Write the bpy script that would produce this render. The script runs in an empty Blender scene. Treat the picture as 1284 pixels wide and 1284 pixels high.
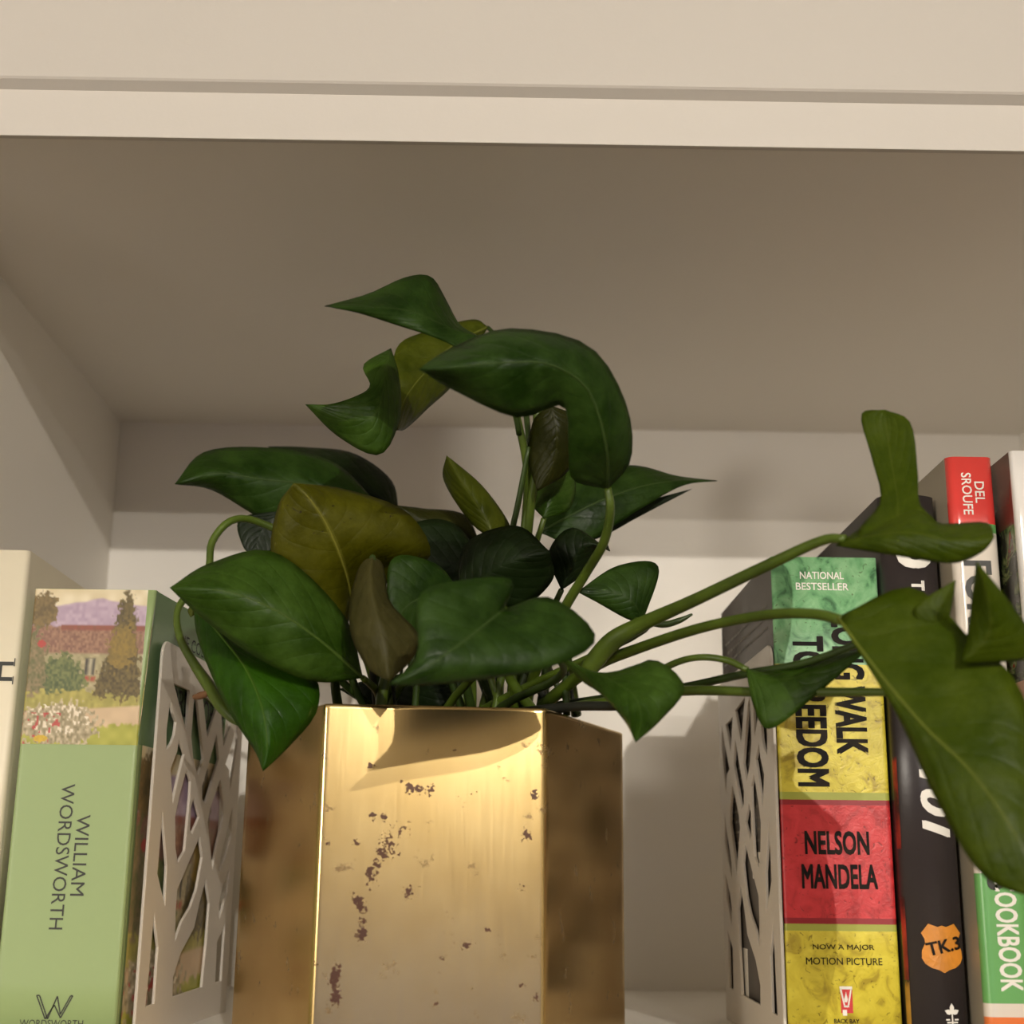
import bpy, bmesh, math, random
import numpy as np
from mathutils import Vector, Matrix

# ---------------------------------------------------------------- camera, world, light, exposure
scene = bpy.context.scene
COL = scene.collection
scene.view_settings.view_transform = 'Standard'
scene.view_settings.look = 'None'
scene.view_settings.gamma = 1.0
scene.view_settings.use_curve_mapping = False
scene.view_settings.exposure = 0.08

cam_data = bpy.data.cameras.new('camera')
cam_data.sensor_width = 36.0
cam_data.lens = 36.0 * 1735.5 / 1284.0
cam_data.clip_start = 0.01
cam = bpy.data.objects.new('camera', cam_data)
COL.objects.link(cam)
PITCH, YAW, ROLL = math.radians(14.704), math.radians(0.491), math.radians(0.655)
fwd = Vector((math.sin(YAW)*math.cos(PITCH), math.cos(YAW)*math.cos(PITCH), math.sin(PITCH)))
rt0 = Vector((math.cos(YAW), -math.sin(YAW), 0.0))
up0 = rt0.cross(fwd)
rgt = math.cos(ROLL)*rt0 + math.sin(ROLL)*up0
upv = -math.sin(ROLL)*rt0 + math.cos(ROLL)*up0
cam.matrix_world = Matrix(((rgt.x, upv.x, -fwd.x, 0.0), (rgt.y, upv.y, -fwd.y, 0.0),
                           (rgt.z, upv.z, -fwd.z, 1.5203), (0, 0, 0, 1)))
cam_data.dof.use_dof = True
cam_data.dof.focus_distance = 0.62
cam_data.dof.aperture_fstop = 10.0
scene.camera = cam

world = bpy.data.worlds.new('world')
scene.world = world
world.use_nodes = True
world.node_tree.nodes['Background'].inputs[0].default_value = (1.0, 0.86, 0.68, 1)
world.node_tree.nodes['Background'].inputs[1].default_value = 0.05

def lamp(name, loc, power, color, radius):
    d = bpy.data.lights.new(name, 'POINT')
    d.energy = power; d.color = color; d.shadow_soft_size = radius
    o = bpy.data.objects.new(name, d); COL.objects.link(o); o.location = loc
    return o
# the room behind the camera: two halogen ceiling lamps and a shaded floor lamp on the left
LAMP_COLOR = (1.0, 0.93, 0.83)
lamp('ceiling_lamp_light', (0.74, -2.96, 2.643), 205, LAMP_COLOR, 0.014)
lamp('ceiling_lamp_light', (0.65, -3.96, 2.570), 100, LAMP_COLOR, 0.014)
lamp('floor_lamp_light', (-2.05, -2.30, 1.70), 112, (1.0, 0.92, 0.81), 0.17)

# ---------------------------------------------------------------- helpers
def lin(c):
    c = c/255.0
    return c/12.92 if c <= 0.04045 else ((c+0.055)/1.055)**2.4
def rgb(r, g, b): return (lin(r), lin(g), lin(b), 1.0)

MATS = {}
def mat(name, color, rough=0.5, metal=0.0, spec=0.5, bump=0.0, bscale=200.0, vary=0.0, vscale=30.0, dark=None, coat=0.0):
    m = bpy.data.materials.new(name); m.use_nodes = True
    nt = m.node_tree; b = nt.nodes['Principled BSDF']
    b.inputs['Base Color'].default_value = color
    b.inputs['Roughness'].default_value = rough
    b.inputs['Metallic'].default_value = metal
    b.inputs['Specular IOR Level'].default_value = spec
    b.inputs['Coat Weight'].default_value = coat
    tc = nt.nodes.new('ShaderNodeTexCoord')
    if vary > 0:
        n = nt.nodes.new('ShaderNodeTexNoise'); n.inputs['Scale'].default_value = vscale; n.inputs['Detail'].default_value = 6
        nt.links.new(tc.outputs['Object'], n.inputs['Vector'])
        r = nt.nodes.new('ShaderNodeValToRGB')
        d = dark if dark else tuple(c*(1-vary) for c in color[:3])+(1,)
        r.color_ramp.elements[0].color = d; r.color_ramp.elements[1].color = color
        r.color_ramp.elements[0].position = 0.36; r.color_ramp.elements[1].position = 0.60
        nt.links.new(n.outputs['Fac'], r.inputs['Fac']); nt.links.new(r.outputs['Color'], b.inputs['Base Color'])
    if bump > 0:
        n2 = nt.nodes.new('ShaderNodeTexNoise'); n2.inputs['Scale'].default_value = bscale; n2.inputs['Detail'].default_value = 4
        nt.links.new(tc.outputs['Object'], n2.inputs['Vector'])
        bp = nt.nodes.new('ShaderNodeBump'); bp.inputs['Strength'].default_value = bump; bp.inputs['Distance'].default_value = 0.001
        nt.links.new(n2.outputs['Fac'], bp.inputs['Height']); nt.links.new(bp.outputs['Normal'], b.inputs['Normal'])
    MATS[name] = m
    return m

def vcol_mat(name, rough=0.45):
    m = bpy.data.materials.new(name); m.use_nodes = True
    nt = m.node_tree; b = nt.nodes['Principled BSDF']; b.inputs['Roughness'].default_value = rough
    a = nt.nodes.new('ShaderNodeVertexColor'); a.layer_name = 'print'
    nt.links.new(a.outputs['Color'], b.inputs['Base Color'])
    return m

def link(name, me, material=None, parent=None):
    o = bpy.data.objects.new(name, me); COL.objects.link(o)
    if material is not None:
        for mm in (material if isinstance(material, list) else [material]): me.materials.append(mm)
    if parent is not None: o.parent = parent
    return o
def obj(name, bm, material=None, parent=None, smooth=False):
    me = bpy.data.meshes.new(name); bm.to_mesh(me); bm.free()
    if smooth:
        for p in me.polygons: p.use_smooth = True
    return link(name, me, material, parent)
def empty(name, label, cat, group=None, loc=(0, 0, 0)):
    o = bpy.data.objects.new(name, None); COL.objects.link(o); o.empty_display_size = 0.02
    o.location = loc
    o['label'] = label; o['category'] = cat
    if group: o['group'] = group
    return o
def add_box(bm, a, b, bevel=0.0):
    n0 = len(bm.verts)
    r = bmesh.ops.create_cube(bm, size=1.0)
    for v in r['verts']:
        v.co = Vector(((a[i]+b[i])/2 + v.co[i]*(b[i]-a[i]) for i in range(3)))
    if bevel > 0:
        es = list({e for v in r['verts'] for e in v.link_edges})
        bmesh.ops.bevel(bm, geom=es, offset=bevel, segments=2, affect='EDGES', profile=0.6)
def box(name, a, b, material, parent=None, bevel=0.0, kind=None):
    bm = bmesh.new(); add_box(bm, a, b, bevel)
    o = obj(name, bm, material, parent)
    if kind: o['kind'] = kind
    return o
def catmull(pts, n):
    pts = [Vector(p) for p in pts]; k = len(pts)
    out = []
    for i in range(n):
        t = i/(n-1)*(k-1); j = min(int(t), k-2); f = t-j
        p1, p2 = pts[j], pts[j+1]
        p0 = pts[j-1] if j > 0 else p1*2-p2
        p3 = pts[j+2] if j+2 < k else p2*2-p1
        out.append(0.5*((2*p1)+(p2-p0)*f+(2*p0-5*p1+4*p2-p3)*f*f+(3*p1-p0-3*p2+p3)*f**3))
    return out
def lerp_list(vals, n):
    return [float(np.interp(i/(n-1)*(len(vals)-1), range(len(vals)), vals)) for i in range(n)]
def add_tube(bm, pts, radii, seg=8):
    rings = []
    prev = None
    for i, p in enumerate(pts):
        d = (pts[min(i+1, len(pts)-1)]-pts[max(i-1, 0)]).normalized()
        if prev is None:
            a = d.orthogonal().normalized()
        else:
            a = (prev-d*prev.dot(d))
            a = a.normalized() if a.length > 1e-6 else d.orthogonal().normalized()
        prev = a; b = d.cross(a)
        rings.append([bm.verts.new(p+(a*math.cos(2*math.pi*k/seg)+b*math.sin(2*math.pi*k/seg))*radii[i]) for k in range(seg)])
    for r0, r1 in zip(rings, rings[1:]):
        for k in range(seg):
            bm.faces.new((r0[k], r0[(k+1) % seg], r1[(k+1) % seg], r1[k]))
    bm.faces.new(list(reversed(rings[0]))); bm.faces.new(rings[-1])

# ---------------------------------------------------------------- materials
paint = mat('white_paint', rgb(236, 231, 222), 0.55, bump=0.06, bscale=350)
toned_down_white = mat('toned_down_white_paint', rgb(203, 197, 188), 0.5, bump=0.06, bscale=350)  # white paint darkened, standing in for weaker light on the front edge
paint_panel = mat('cream_paint', rgb(196, 190, 181), 0.5, bump=0.06, bscale=350)
wall_paint = mat('wall_paint', rgb(150, 145, 136), 0.8)
reflection_blue = mat('added_reflection_blue', rgb(130, 144, 205), 0.7)  # tint of the added panel that the brass mirrors
ceil_paint = mat('ceiling_paint', rgb(196, 192, 186), 0.8)
floor_wood = mat('floor_wood', rgb(92, 74, 56), 0.5, vary=0.3, vscale=6)

# ---------------------------------------------------------------- room behind the camera
RX0, RX1, RY0, RY1, RZ = -2.6, 2.6, -6.6, 0.96, 2.75
def struct(name, a, b, m): return box(name, a, b, m, kind='structure')
struct('floor', (RX0, RY0, -0.05), (RX1, RY1, 0), floor_wood)
struct('ceiling', (RX0, RY0, RZ), (RX1, RY1, RZ+0.05), ceil_paint)
struct('wall_front', (RX0, RY1, 0), (RX1, RY1+0.05, RZ), wall_paint)
struct('wall_left', (RX0-0.05, RY0, 0), (RX0, RY1, RZ), wall_paint)
struct('wall_right', (RX1, RY0, 0), (RX1+0.05, RY1, RZ), wall_paint)
struct('wall_back', (RX0, RY0-0.05, 0), (RX1, RY0, RZ), wall_paint)
struct('added_reflection_panel_1', (RX0, RY0, 0), (RX1, RY0+0.012, 1.38), reflection_blue)  # unseen blue panel, added only for its reflection in the planter

# ---------------------------------------------------------------- bookcase
SX0, SX1, SZ0, SZ1, SYF, SYB = -0.2697, 0.3689, 1.45, 1.8276, 0.54, 0.9364
case = empty('bookcase', 'white painted bookcase compartment with a closed cabinet panel above', 'bookcase', loc=(0.05, SYF, 0))
case_off = Vector((-0.05, -SYF, 0))
def cpart(name, a, b, m, bevel=0.0012):
    o = box(name, a, b, m, case, bevel); o.location = case_off; return o
cpart('side_panel', (SX0-0.02, SYF+0.003, 0), (SX0, SYB, 2.4), paint)
cpart('side_panel', (SX1, SYF+0.003, 0), (SX1+0.02, SYB, 2.4), paint)
cpart('back_panel', (SX0-0.02, SYB, 0), (SX1+0.02, SYB+0.012, 2.4), paint, 0)
cpart('shelf_board', (SX0, SYF, SZ0-0.022), (SX1, SYB, SZ0), paint)
cpart('upper_shelf_board', (SX0, SYF+0.003, SZ1), (SX1, SYB, SZ1+0.0221), paint, 0)
cpart('added_tone_strip', (SX0-0.02, SYF, SZ1-0.0002), (SX1+0.02, SYF+0.003, SZ1+0.0221), toned_down_white, 0.0004)  # strip added to carry the darker tone that offsets the strong front light
bmc = bmesh.new()
prof_ = [(SYF-0.0042, 2.4), (SYF-0.0042, SZ1+0.0262), (SYF-0.0036, SZ1+0.0252), (SYF+0.0004, SZ1+0.0221), (SYF+0.016, SZ1+0.0221), (SYF+0.016, 2.4)]
ends = [[bmc.verts.new((x, y, z)) for y, z in prof_] for x in (SX0-0.02, SX1+0.02)]
for k in range(6): bmc.faces.new((ends[0][k], ends[0][(k+1) % 6], ends[1][(k+1) % 6], ends[1][k]))
bmc.faces.new(ends[0]); bmc.faces.new(list(reversed(ends[1])))
bmesh.ops.recalc_face_normals(bmc, faces=bmc.faces[:])
o = obj('cabinet_panel', bmc, paint_panel, case); o.location = case_off
cpart('top_board', (SX0-0.02, SYF, 2.4), (SX1+0.02, SYB, 2.42), paint)

# ---------------------------------------------------------------- lettering
def lettering(name, text, m, parent, cx, cz, length, cap, rot=False, y=0.61, ysurf=None, bold=0.0, shear=0.0, axes=None, tilt=0.0, depth=0.00008, z_off=0.00015):
    cu = bpy.data.curves.new('lettering', 'FONT')
    cu.body = text; cu.size = 1.0; cu.shear = shear; cu.resolution_u = 3
    cu.align_x = 'CENTER'
    t = bpy.data.objects.new('lettering', cu); COL.objects.link(t)
    dg = bpy.context.evaluated_depsgraph_get(); dg.update()
    me = bpy.data.meshes.new_from_object(t.evaluated_get(dg))
    bpy.data.objects.remove(t)
    if bold > 0:        # heavier face: the same glyphs repeated a hair to each side
        bmt = bmesh.new(); bmt.from_mesh(me); src = bmt.verts[:]+bmt.edges[:]+bmt.faces[:]
        for sx_, sy_ in ((-1, -1), (1, -1), (-1, 1)):
            d_ = bmesh.ops.duplicate(bmt, geom=src)
            for v in d_['geom']:
                if isinstance(v, bmesh.types.BMVert): v.co.x += sx_*bold; v.co.y += sy_*bold; v.co.z = 0.00002*(2+sx_+2*sy_)
        for v in src:
            if isinstance(v, bmesh.types.BMVert): v.co.x += bold; v.co.y += bold
        bmt.to_mesh(me); bmt.free()
    if ysurf is not None:
        bmt = bmesh.new(); bmt.from_mesh(me)
        k_ = 1 if rot else 0
        lo, hi = min(v.co[k_] for v in bmt.verts), max(v.co[k_] for v in bmt.verts)
        for j in range(1, 10):
            pc = [0, 0, 0]; pn = [0, 0, 0]; pc[k_] = lo+(hi-lo)*j/10; pn[k_] = 1
            bmesh.ops.bisect_plane(bmt, geom=bmt.verts[:]+bmt.edges[:]+bmt.faces[:], plane_co=pc, plane_no=pn)
        bmt.to_mesh(me); bmt.free()
    co = np.empty(len(me.vertices)*3); me.vertices.foreach_get('co', co); co = co.reshape(-1, 3)
    mn, mx = co.min(0), co.max(0)
    nl = text.count('\n')
    s = (co-(mn+mx)/2)/(mx-mn+1e-9)
    u, v = s[:, 0]*length, s[:, 1]*cap
    if tilt:
        u, v = u*math.cos(tilt)-v*math.sin(tilt), u*math.sin(tilt)+v*math.cos(tilt)
    z_off = z_off+0.00006+co[:, 2]
    out = np.zeros_like(co)
    if axes is not None:
        o0, ax, ay, an = [np.array(q) for q in axes]
        out = o0+np.outer(u, ax)+np.outer(v, ay)+np.outer(z_off+0*u, an)
    else:
        if rot: X, Z = cx+v, cz-u
        else: X, Z = cx+u, cz+v
        Y = np.array([(ysurf(q) if ysurf else y) for q in X])-z_off
        out[:, 0], out[:, 1], out[:, 2] = X, Y, Z
    me.vertices.foreach_set('co', out.ravel()); me.update()
    me.materials.clear()
    return link(name, me, m, parent)
def flat(name, pts, m, parent, y=0.61, ysurf=None, off=0.00012):
    bm = bmesh.new()
    vs = [bm.verts.new((p[0], (ysurf(p[0]) if ysurf else y)-off, p[1])) for p in pts]
    f = bm.faces.new(vs)
    if f.normal.y > 0 or True:
        bm.normal_update()
        if f.normal.y > 0: f.normal_flip()
    bmesh.ops.triangulate(bm, faces=bm.faces[:])
    return obj(name, bm, m, parent)
def bar(name, rects, m, parent, y, off=0.00012, ysurf=None):
    bm = bmesh.new()
    for (x0, z0, x1, z1) in rects:
        f = bm.faces.new([bm.verts.new((x, (ysurf(x) if ysurf else y)-off, z)) for x, z in ((x0, z0), (x1, z0), (x1, z1), (x0, z1))])
    return obj(name, bm, m, parent)

# ---------------------------------------------------------------- books
page_mat = mat('paper_pages', rgb(226, 212, 184), 0.8, bump=0.25, bscale=900)
def book(label, x0, x1, y0, depth, z0, z1, rnd, bands, left, right, group, bulge=0.0, flare=0.0, thick=0.0009, hard=False, splay=0.0):
    """bands / left / right: [(lower z, material)] from the top down; returns thing and the spine's surface y(x)"""
    root = empty('book', label, 'book', group, loc=((x0+x1)/2, y0, z0))
    off = -Vector(root.location)
    xm, hw = (x0+x1)/2, (x1-x0)/2
    def ys(x):
        e = max(0.0, abs(x-xm)-(hw-rnd))
        yy = y0+(rnd-math.sqrt(max(0, rnd*rnd-min(e, rnd)**2)) if rnd > 0 else 0)
        return yy+bulge*((x-xm)/hw)**2
    # profile from the back of the left cover round the spine to the back of the right cover
    prof = [(x0, y0+depth, 'l'), (x0, y0+depth*0.5, 'l')]
    ns = 22
    xs = sorted({x0, x1} | {xm-hw*math.cos(math.pi*i/ns) for i in range(ns+1)})
    if rnd+bulge > 0: prof.append((x0, ys(x0)+0.004, 'l'))
    for i, x in enumerate(xs): prof.append((x, ys(x), 's' if i < len(xs)-1 else 'r'))
    if rnd+bulge > 0: prof.append((x1, ys(x1)+0.004, 'r'))
    prof += [(x1+splay*0.5, y0+depth*0.5, 'r'), (x1+splay, y0+depth, 'r')]
    reg = [p[2] for p in prof]
    if rnd+bulge > 0: pass
    zs = {z0, z1}
    for seq in (bands, left, right):
        for zc, _ in seq: zs.add(max(z0, min(z1, zc)))
    if flare: zs |= {z0+(z1-z0)*k/8 for k in range(9)}
    zs = sorted(zs)
    mats = []
    def mi(seq, zmid):
        for zc, m in seq:
            if zmid >= zc: break
        if m not in mats: mats.append(m)
        return mats.index(m)
    def fl(x, z):
        f = flare*max(0.0, (z-(z0+(z1-z0)*0.72))/((z1-z0)*0.28))
        return x+f if x > xm else x
    cxy = [(p[0], p[1]) for p in prof]
    inner = []
    for i, (x, y) in enumerate(cxy):
        a, b = cxy[max(i-1, 0)], cxy[min(i+1, len(cxy)-1)]
        d = Vector((b[0]-a[0], b[1]-a[1])); d.normalize()
        n = Vector((-d.y, d.x))
        inner.append((x+n.x*thick, y+n.y*thick))
    bm = bmesh.new()
    O = [[bm.verts.new((fl(x, z), y, z)) for x, y in cxy] for z in zs]
    I = [[bm.verts.new((fl(x, z), y, z)) for x, y in inner] for z in zs]
    N = len(cxy)
    for k in range(len(zs)-1):
        zmid = (zs[k]+zs[k+1])/2
        for i in range(N-1):
            f = bm.faces.new((O[k][i], O[k][i+1], O[k+1][i+1], O[k+1][i]))
            rg = 's' if (reg[i] == 's' ) else reg[i+1] if reg[i+1] != 's' else 'l'
            if reg[i] == 'l': rg = 'l'
            if reg[i] == 'r': rg = 'r'
            f.material_index = mi({'s': bands, 'l': left, 'r': right}[rg], zmid)
            f.smooth = True
    for i in range(N-1):
        for k in range(len(zs)-1): bm.faces.new((I[k][i+1], I[k][i], I[k+1][i], I[k+1][i+1]))
        f = bm.faces.new((O[-1][i], O[-1][i+1], I[-1][i+1], I[-1][i])); f.material_index = mi(bands, z1-1e-5)
        f = bm.faces.new((O[0][i+1], O[0][i], I[0][i], I[0][i+1]))
    for e in (0, N-1):
        for k in range(len(zs)-1):
            loop = [O[k][e], O[k+1][e], I[k+1][e], I[k][e]]
            bm.faces.new(loop if e == N-1 else list(reversed(loop)))
    cover = obj('cover', bm, mats, root); cover.location = off
    t = thick+0.0002
    ins = 0.003 if hard else 0.0003
    ymax = max(ys(x0), ys(x1), ys(xm))+0.0012
    bmp = bmesh.new()
    add_box(bmp, (x0+t, ymax, z0+ins), (x1-t, y0+depth-(0.003 if hard else 0.0005), z1-ins))
    pg = obj('pages', bmp, page_mat, root); pg.location = off
    def attach(o):
        o.parent = cover; return o
    return root, ys, attach

# --- printed cottage picture (flat print as a colour grid)
def vnoise(x, y, seed):
    rs = np.random.RandomState(seed); g = rs.rand(64, 64)
    xi, yi = np.floor(x).astype(int), np.floor(y).astype(int); fx, fy = x-xi, y-yi
    fx, fy = fx*fx*(3-2*fx), fy*fy*(3-2*fy)
    q = lambda a, b: g[(yi+b) % 64, (xi+a) % 64]
    return (q(0, 0)*(1-fx)+q(1, 0)*fx)*(1-fy)+(q(0, 1)*(1-fx)+q(1, 1)*fx)*fy
def painting(u, v):
    """u to the right, v down, both 0..1 -> linear colours"""
    n1, n2, n3 = vnoise(u*14, v*16, 1), vnoise(u*38, v*40, 2), vnoise(u*60, v*64, 3)
    c = np.zeros(u.shape+(3,))
    L = lambda *k: np.array([lin(q) for q in k])
    def put(mask, a, b, n):
        m = np.clip(mask, 0, 1)[..., None]
        col_ = L(*a)*(1-n[..., None])+L(*b)*n[..., None]
        c[:] = c*(1-m)+col_*m
    st = lambda e: np.clip(e*70+0.5, 0, 1)
    w = (n2-0.5)*0.05+(n3-0.5)*0.035
    ell = lambda cx, cy, rx, ry: 1-np.sqrt(((u-cx)/rx)**2+((v-cy)/ry)**2)
    put(np.ones_like(u), (206, 190, 150), (232, 220, 190), n1)                       # sky
    ridge = 0.055+0.13*np.abs(u-0.56)+0.012*n1
    put(st(v-ridge), (168, 146, 166), (192, 170, 186), n2)                             # lilac hills
    put(st(v-(0.235+0.02*n2)), (122, 86, 74), (168, 130, 104), n3)                     # roofs
    put(st(np.minimum(v-0.235, 0.265+0.01*n2-v))*(u > 0.25), (150, 84, 70), (128, 84, 66), n2)
    put(st(ell(0.08, 0.14, 0.13, 0.12)*0.12+w), (96, 82, 52), (134, 112, 70), n3)
    put(st(np.minimum(v-0.42, 0.72-v)), (150, 142, 104), (186, 172, 136), n2)           # wall of the cottage
    put(st(np.minimum(np.minimum(v-0.45, 0.56-v), np.minimum(u-0.48, 0.565-u))), (66, 62, 56), (92, 88, 76), n3)
    put(st(0.006-np.abs(u-0.525)*0.5)*(np.abs(v-0.505) < 0.055), (180, 170, 140), (200, 190, 160), n3)
    put(st(np.minimum(np.minimum(v-0.565, 0.60-v), np.minimum(u-0.46, 0.58-u))), (170, 70, 60), (150, 140, 90), n3)
    put(st(ell(0.27, 0.61, 0.22, 0.18)*0.2+w*1.5), (70, 84, 52), (124, 130, 78), n3)    # round bush
    put(st(ell(0.03, 0.55, 0.13, 0.26)*0.2+w*1.6), (150, 130, 98), (96, 100, 60), n3)
    put(st(np.minimum(v-(0.68-0.05*u), 0.80-v)+w), (146, 140, 70), (184, 172, 92), n2)   # hedge line
    tri = np.minimum((v-0.03)*0.28, 0.17)+0.03-np.abs(u-0.78)
    put(st(np.minimum(tri, 0.70-v)*0.6+w*0.9), (72, 62, 38), (118, 102, 58), n3)         # tall dark tree
    put(st(ell(0.77, 0.38, 0.12, 0.15)*0.1+w*1.3)*0.7, (168, 140, 62), (120, 100, 50), n3)
    put(st(np.minimum(v-(0.80-0.05*u), 0.99-v)), (196, 170, 136), (214, 188, 152), n1)   # path
    put(st(v-(0.93-0.07*u)+w*0.5), (150, 152, 58), (180, 178, 78), n1)                     # lawn
    put(st(ell(0.30, 0.88, 0.34, 0.14)*0.2+w*2.0), (120, 110, 76), (206, 190, 158), n3)
    put(st(n3-0.76)*st(ell(0.3, 0.84, 0.28, 0.1)), (236, 226, 206), (220, 206, 180), n2)
    put(st(n2-0.78)*(v > 0.8)*(u < 0.35), (176, 66, 60), (190, 90, 80), n3)
    put(st(ell(0.17, 0.965, 0.06, 0.022)), (214, 180, 50), (196, 160, 50), n3)
    put(st(ell(0.10, 0.36, 0.035, 0.025)), (186, 70, 62), (170, 80, 70), n3)
    return c
print_mat = vcol_mat('printed_picture', 0.4)
def picture(name, origin, ax, ay, w, h, nx, ny, parent, attach, surf=None, wtop=None):
    uu, vv = np.meshgrid(np.linspace(0, 1, nx), np.linspace(0, 1, ny))
    c = painting(uu, vv)
    o0, ax, ay = Vector(origin), Vector(ax), Vector(ay)
    verts = []
    for j in range(ny):
        for i in range(nx):
            ww = w if wtop is None else w+(wtop-w)*(1-vv[j, i])
            p = o0+ax*(uu[j, i]*ww)-ay*(vv[j, i]*h)
            if surf: p.y = surf(p.x)-0.00012
            verts.append(p)
    faces = [(j*nx+i, (j+1)*nx+i, (j+1)*nx+i+1, j*nx+i+1) for j in range(ny-1) for i in range(nx-1)]
    me = bpy.data.meshes.new(name); me.from_pydata(verts, [], faces)
    at = me.color_attributes.new('print', 'FLOAT_COLOR', 'POINT')
    at.data.foreach_set('color', np.concatenate([c.reshape(-1, 3), np.ones((nx*ny, 1))], 1).ravel().astype(np.float32))
    me.update()
    return attach(link(name, me, print_mat))

GL = 'books on the left of the plant'
GR = 'books on the right of the plant'
# green poetry volume
sage = mat('sage_green_cover', rgb(148, 168, 114), 0.42, bump=0.03)
shaded_sage = mat('shaded_sage_cover', rgb(112, 140, 98), 0.42, bump=0.03)  # sage darkened: the shade on the side cover is put into its colour
ink = mat('dark_ink', rgb(44, 44, 38), 0.5)
ink_soft = mat('soft_black_ink', rgb(14, 18, 12), 0.6, spec=0.2)
W, wy, wat = book('thick green poetry paperback with a cottage garden picture on its spine', -0.2077, -0.1565, 0.61, 0.126, 1.4508, 1.642,
    0.0012, [(1.5730, sage), (1.0, sage)], [(1.0, sage)], [(1.5737, shaded_sage), (1.0, sage)], GL, flare=0.0030, splay=0.0125)
picture('spine_picture', (-0.2076, 0.61, 1.6419), (1, 0, 0), (0, 0, 1), 0.0509, 0.0687, 120, 150, W, wat, wy, 0.0540)
SD = Vector((0.0125, 0.126, 0)).normalized()          # the cover stands a little open, against the bookend
picture('cover_picture', (-0.1565+0.0125*0.0055/0.126+0.0002, 0.6155, 1.5737), SD, (0, 0, 1), 0.1205, 0.118, 120, 130, W, wat)
wat(lettering('spine_lettering', 'WORDSWORTH', ink, None, -0.1848, 1.5262, 0.0602, 0.0058, True, ysurf=wy))
wat(lettering('spine_lettering', 'WILLIAM', ink, None, -0.1771, 1.5266, 0.0335, 0.0058, True, ysurf=wy))
wat(lettering('spine_lettering', 'WORDSWORTH', ink, None, -0.1830, 1.4588, 0.0262, 0.0030, False, ysurf=wy))
wat(lettering('spine_lettering', 'EDITIONS', ink, None, -0.1830, 1.4543, 0.0170, 0.0025, False, ysurf=wy))
def stroke_band(pts, w):
    out = []
    for (xa, za), (xb, zb) in pts:
        d = Vector((xb-xa, zb-za)).normalized(); n = Vector((-d.y, d.x))*w/2
        out.append([(xa+n.x, za+n.y), (xa-n.x, za-n.y), (xb-n.x, zb-n.y), (xb+n.x, zb+n.y)])
    return out
def strokes(name, segs, w, m, attach, y=0.61, ysurf=None):
    bm = bmesh.new()
    for q in stroke_band(segs, w):
        f = bm.faces.new([bm.verts.new((x, (ysurf(x) if ysurf else y)-0.00014, z)) for x, z in q])
        f.normal_update()
        if f.normal.y > 0: f.normal_flip()
    return attach(obj(name, bm, m))
ex, ez = -0.1826, 1.4652
E_ = lambda x, z: (ex+x*0.0075, ez+z*0.0046)
segs = []
for dx in (-0.0, 0.13):
    P_ = [E_(-1+dx*1.2, 1), E_(-0.42+dx, -1), E_(0.02+dx, 0.95 if dx else 0.2), E_(0.42-dx*0.2, -0.9 if not dx else -0.6), E_(1-dx*0.9, 1)]
    segs += list(zip(P_, P_[1:]))
segs += [(E_(-1, 1), E_(-0.84, 1)), (E_(0.88, 1), E_(1.0, 1))]
strokes('spine_emblem', segs, 0.00055, ink, wat, ysurf=wy)
ax_c = lambda y, z: ((-0.1562+0.0125*(y-0.61)/0.126+0.0030*max(0.0, (z+0.006-1.5885)/0.0535), y, z), tuple(SD), (0, 0, 1), (SD.y, -SD.x, 0))
wat(lettering('cover_lettering', 'THE COLLECTED', ink_soft, None, 0, 0, 0.078, 0.0062, axes=ax_c(0.6812, 1.6258)))
wat(lettering('cover_lettering', 'POEMS OF', ink_soft, None, 0, 0, 0.046, 0.0062, axes=ax_c(0.6812, 1.6150)))
wat(lettering('cover_lettering', 'WORDSWORTH', ink_soft, None, 0, 0, 0.098, 0.0120, axes=ax_c(0.6800, 1.5975)))

# cream volume at the far left
cream = mat('cream_jacket', rgb(238, 228, 202), 0.5, vary=0.06, vscale=25)
Cb, cy_, cat_ = book('cream jacketed book standing left of the green poetry paperback', -0.2520, -0.2119, 0.61, 0.150, SZ0, 1.6595,
    0.0025, [(1.0, cream)], [(1.0, cream)], [(1.0, cream)], GL, hard=True)
cat_(lettering('spine_lettering', 'H', ink, None, -0.2195, 1.6047, 0.0085, 0.0115, True, ysurf=cy_, bold=0.01))
bmS = bmesh.new()
for (x0, z0, x1, z1) in ((-0.2136, 1.5990, -0.2132, 1.6025), (-0.2136, 1.6070, -0.2132, 1.6105)):
    add_box(bmS, (x0, cy_(-0.214)-0.0003, z0), (x1, cy_(-0.214)-0.0001, z1))
cat_(obj('letter_serif', bmS, ink))

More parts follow.
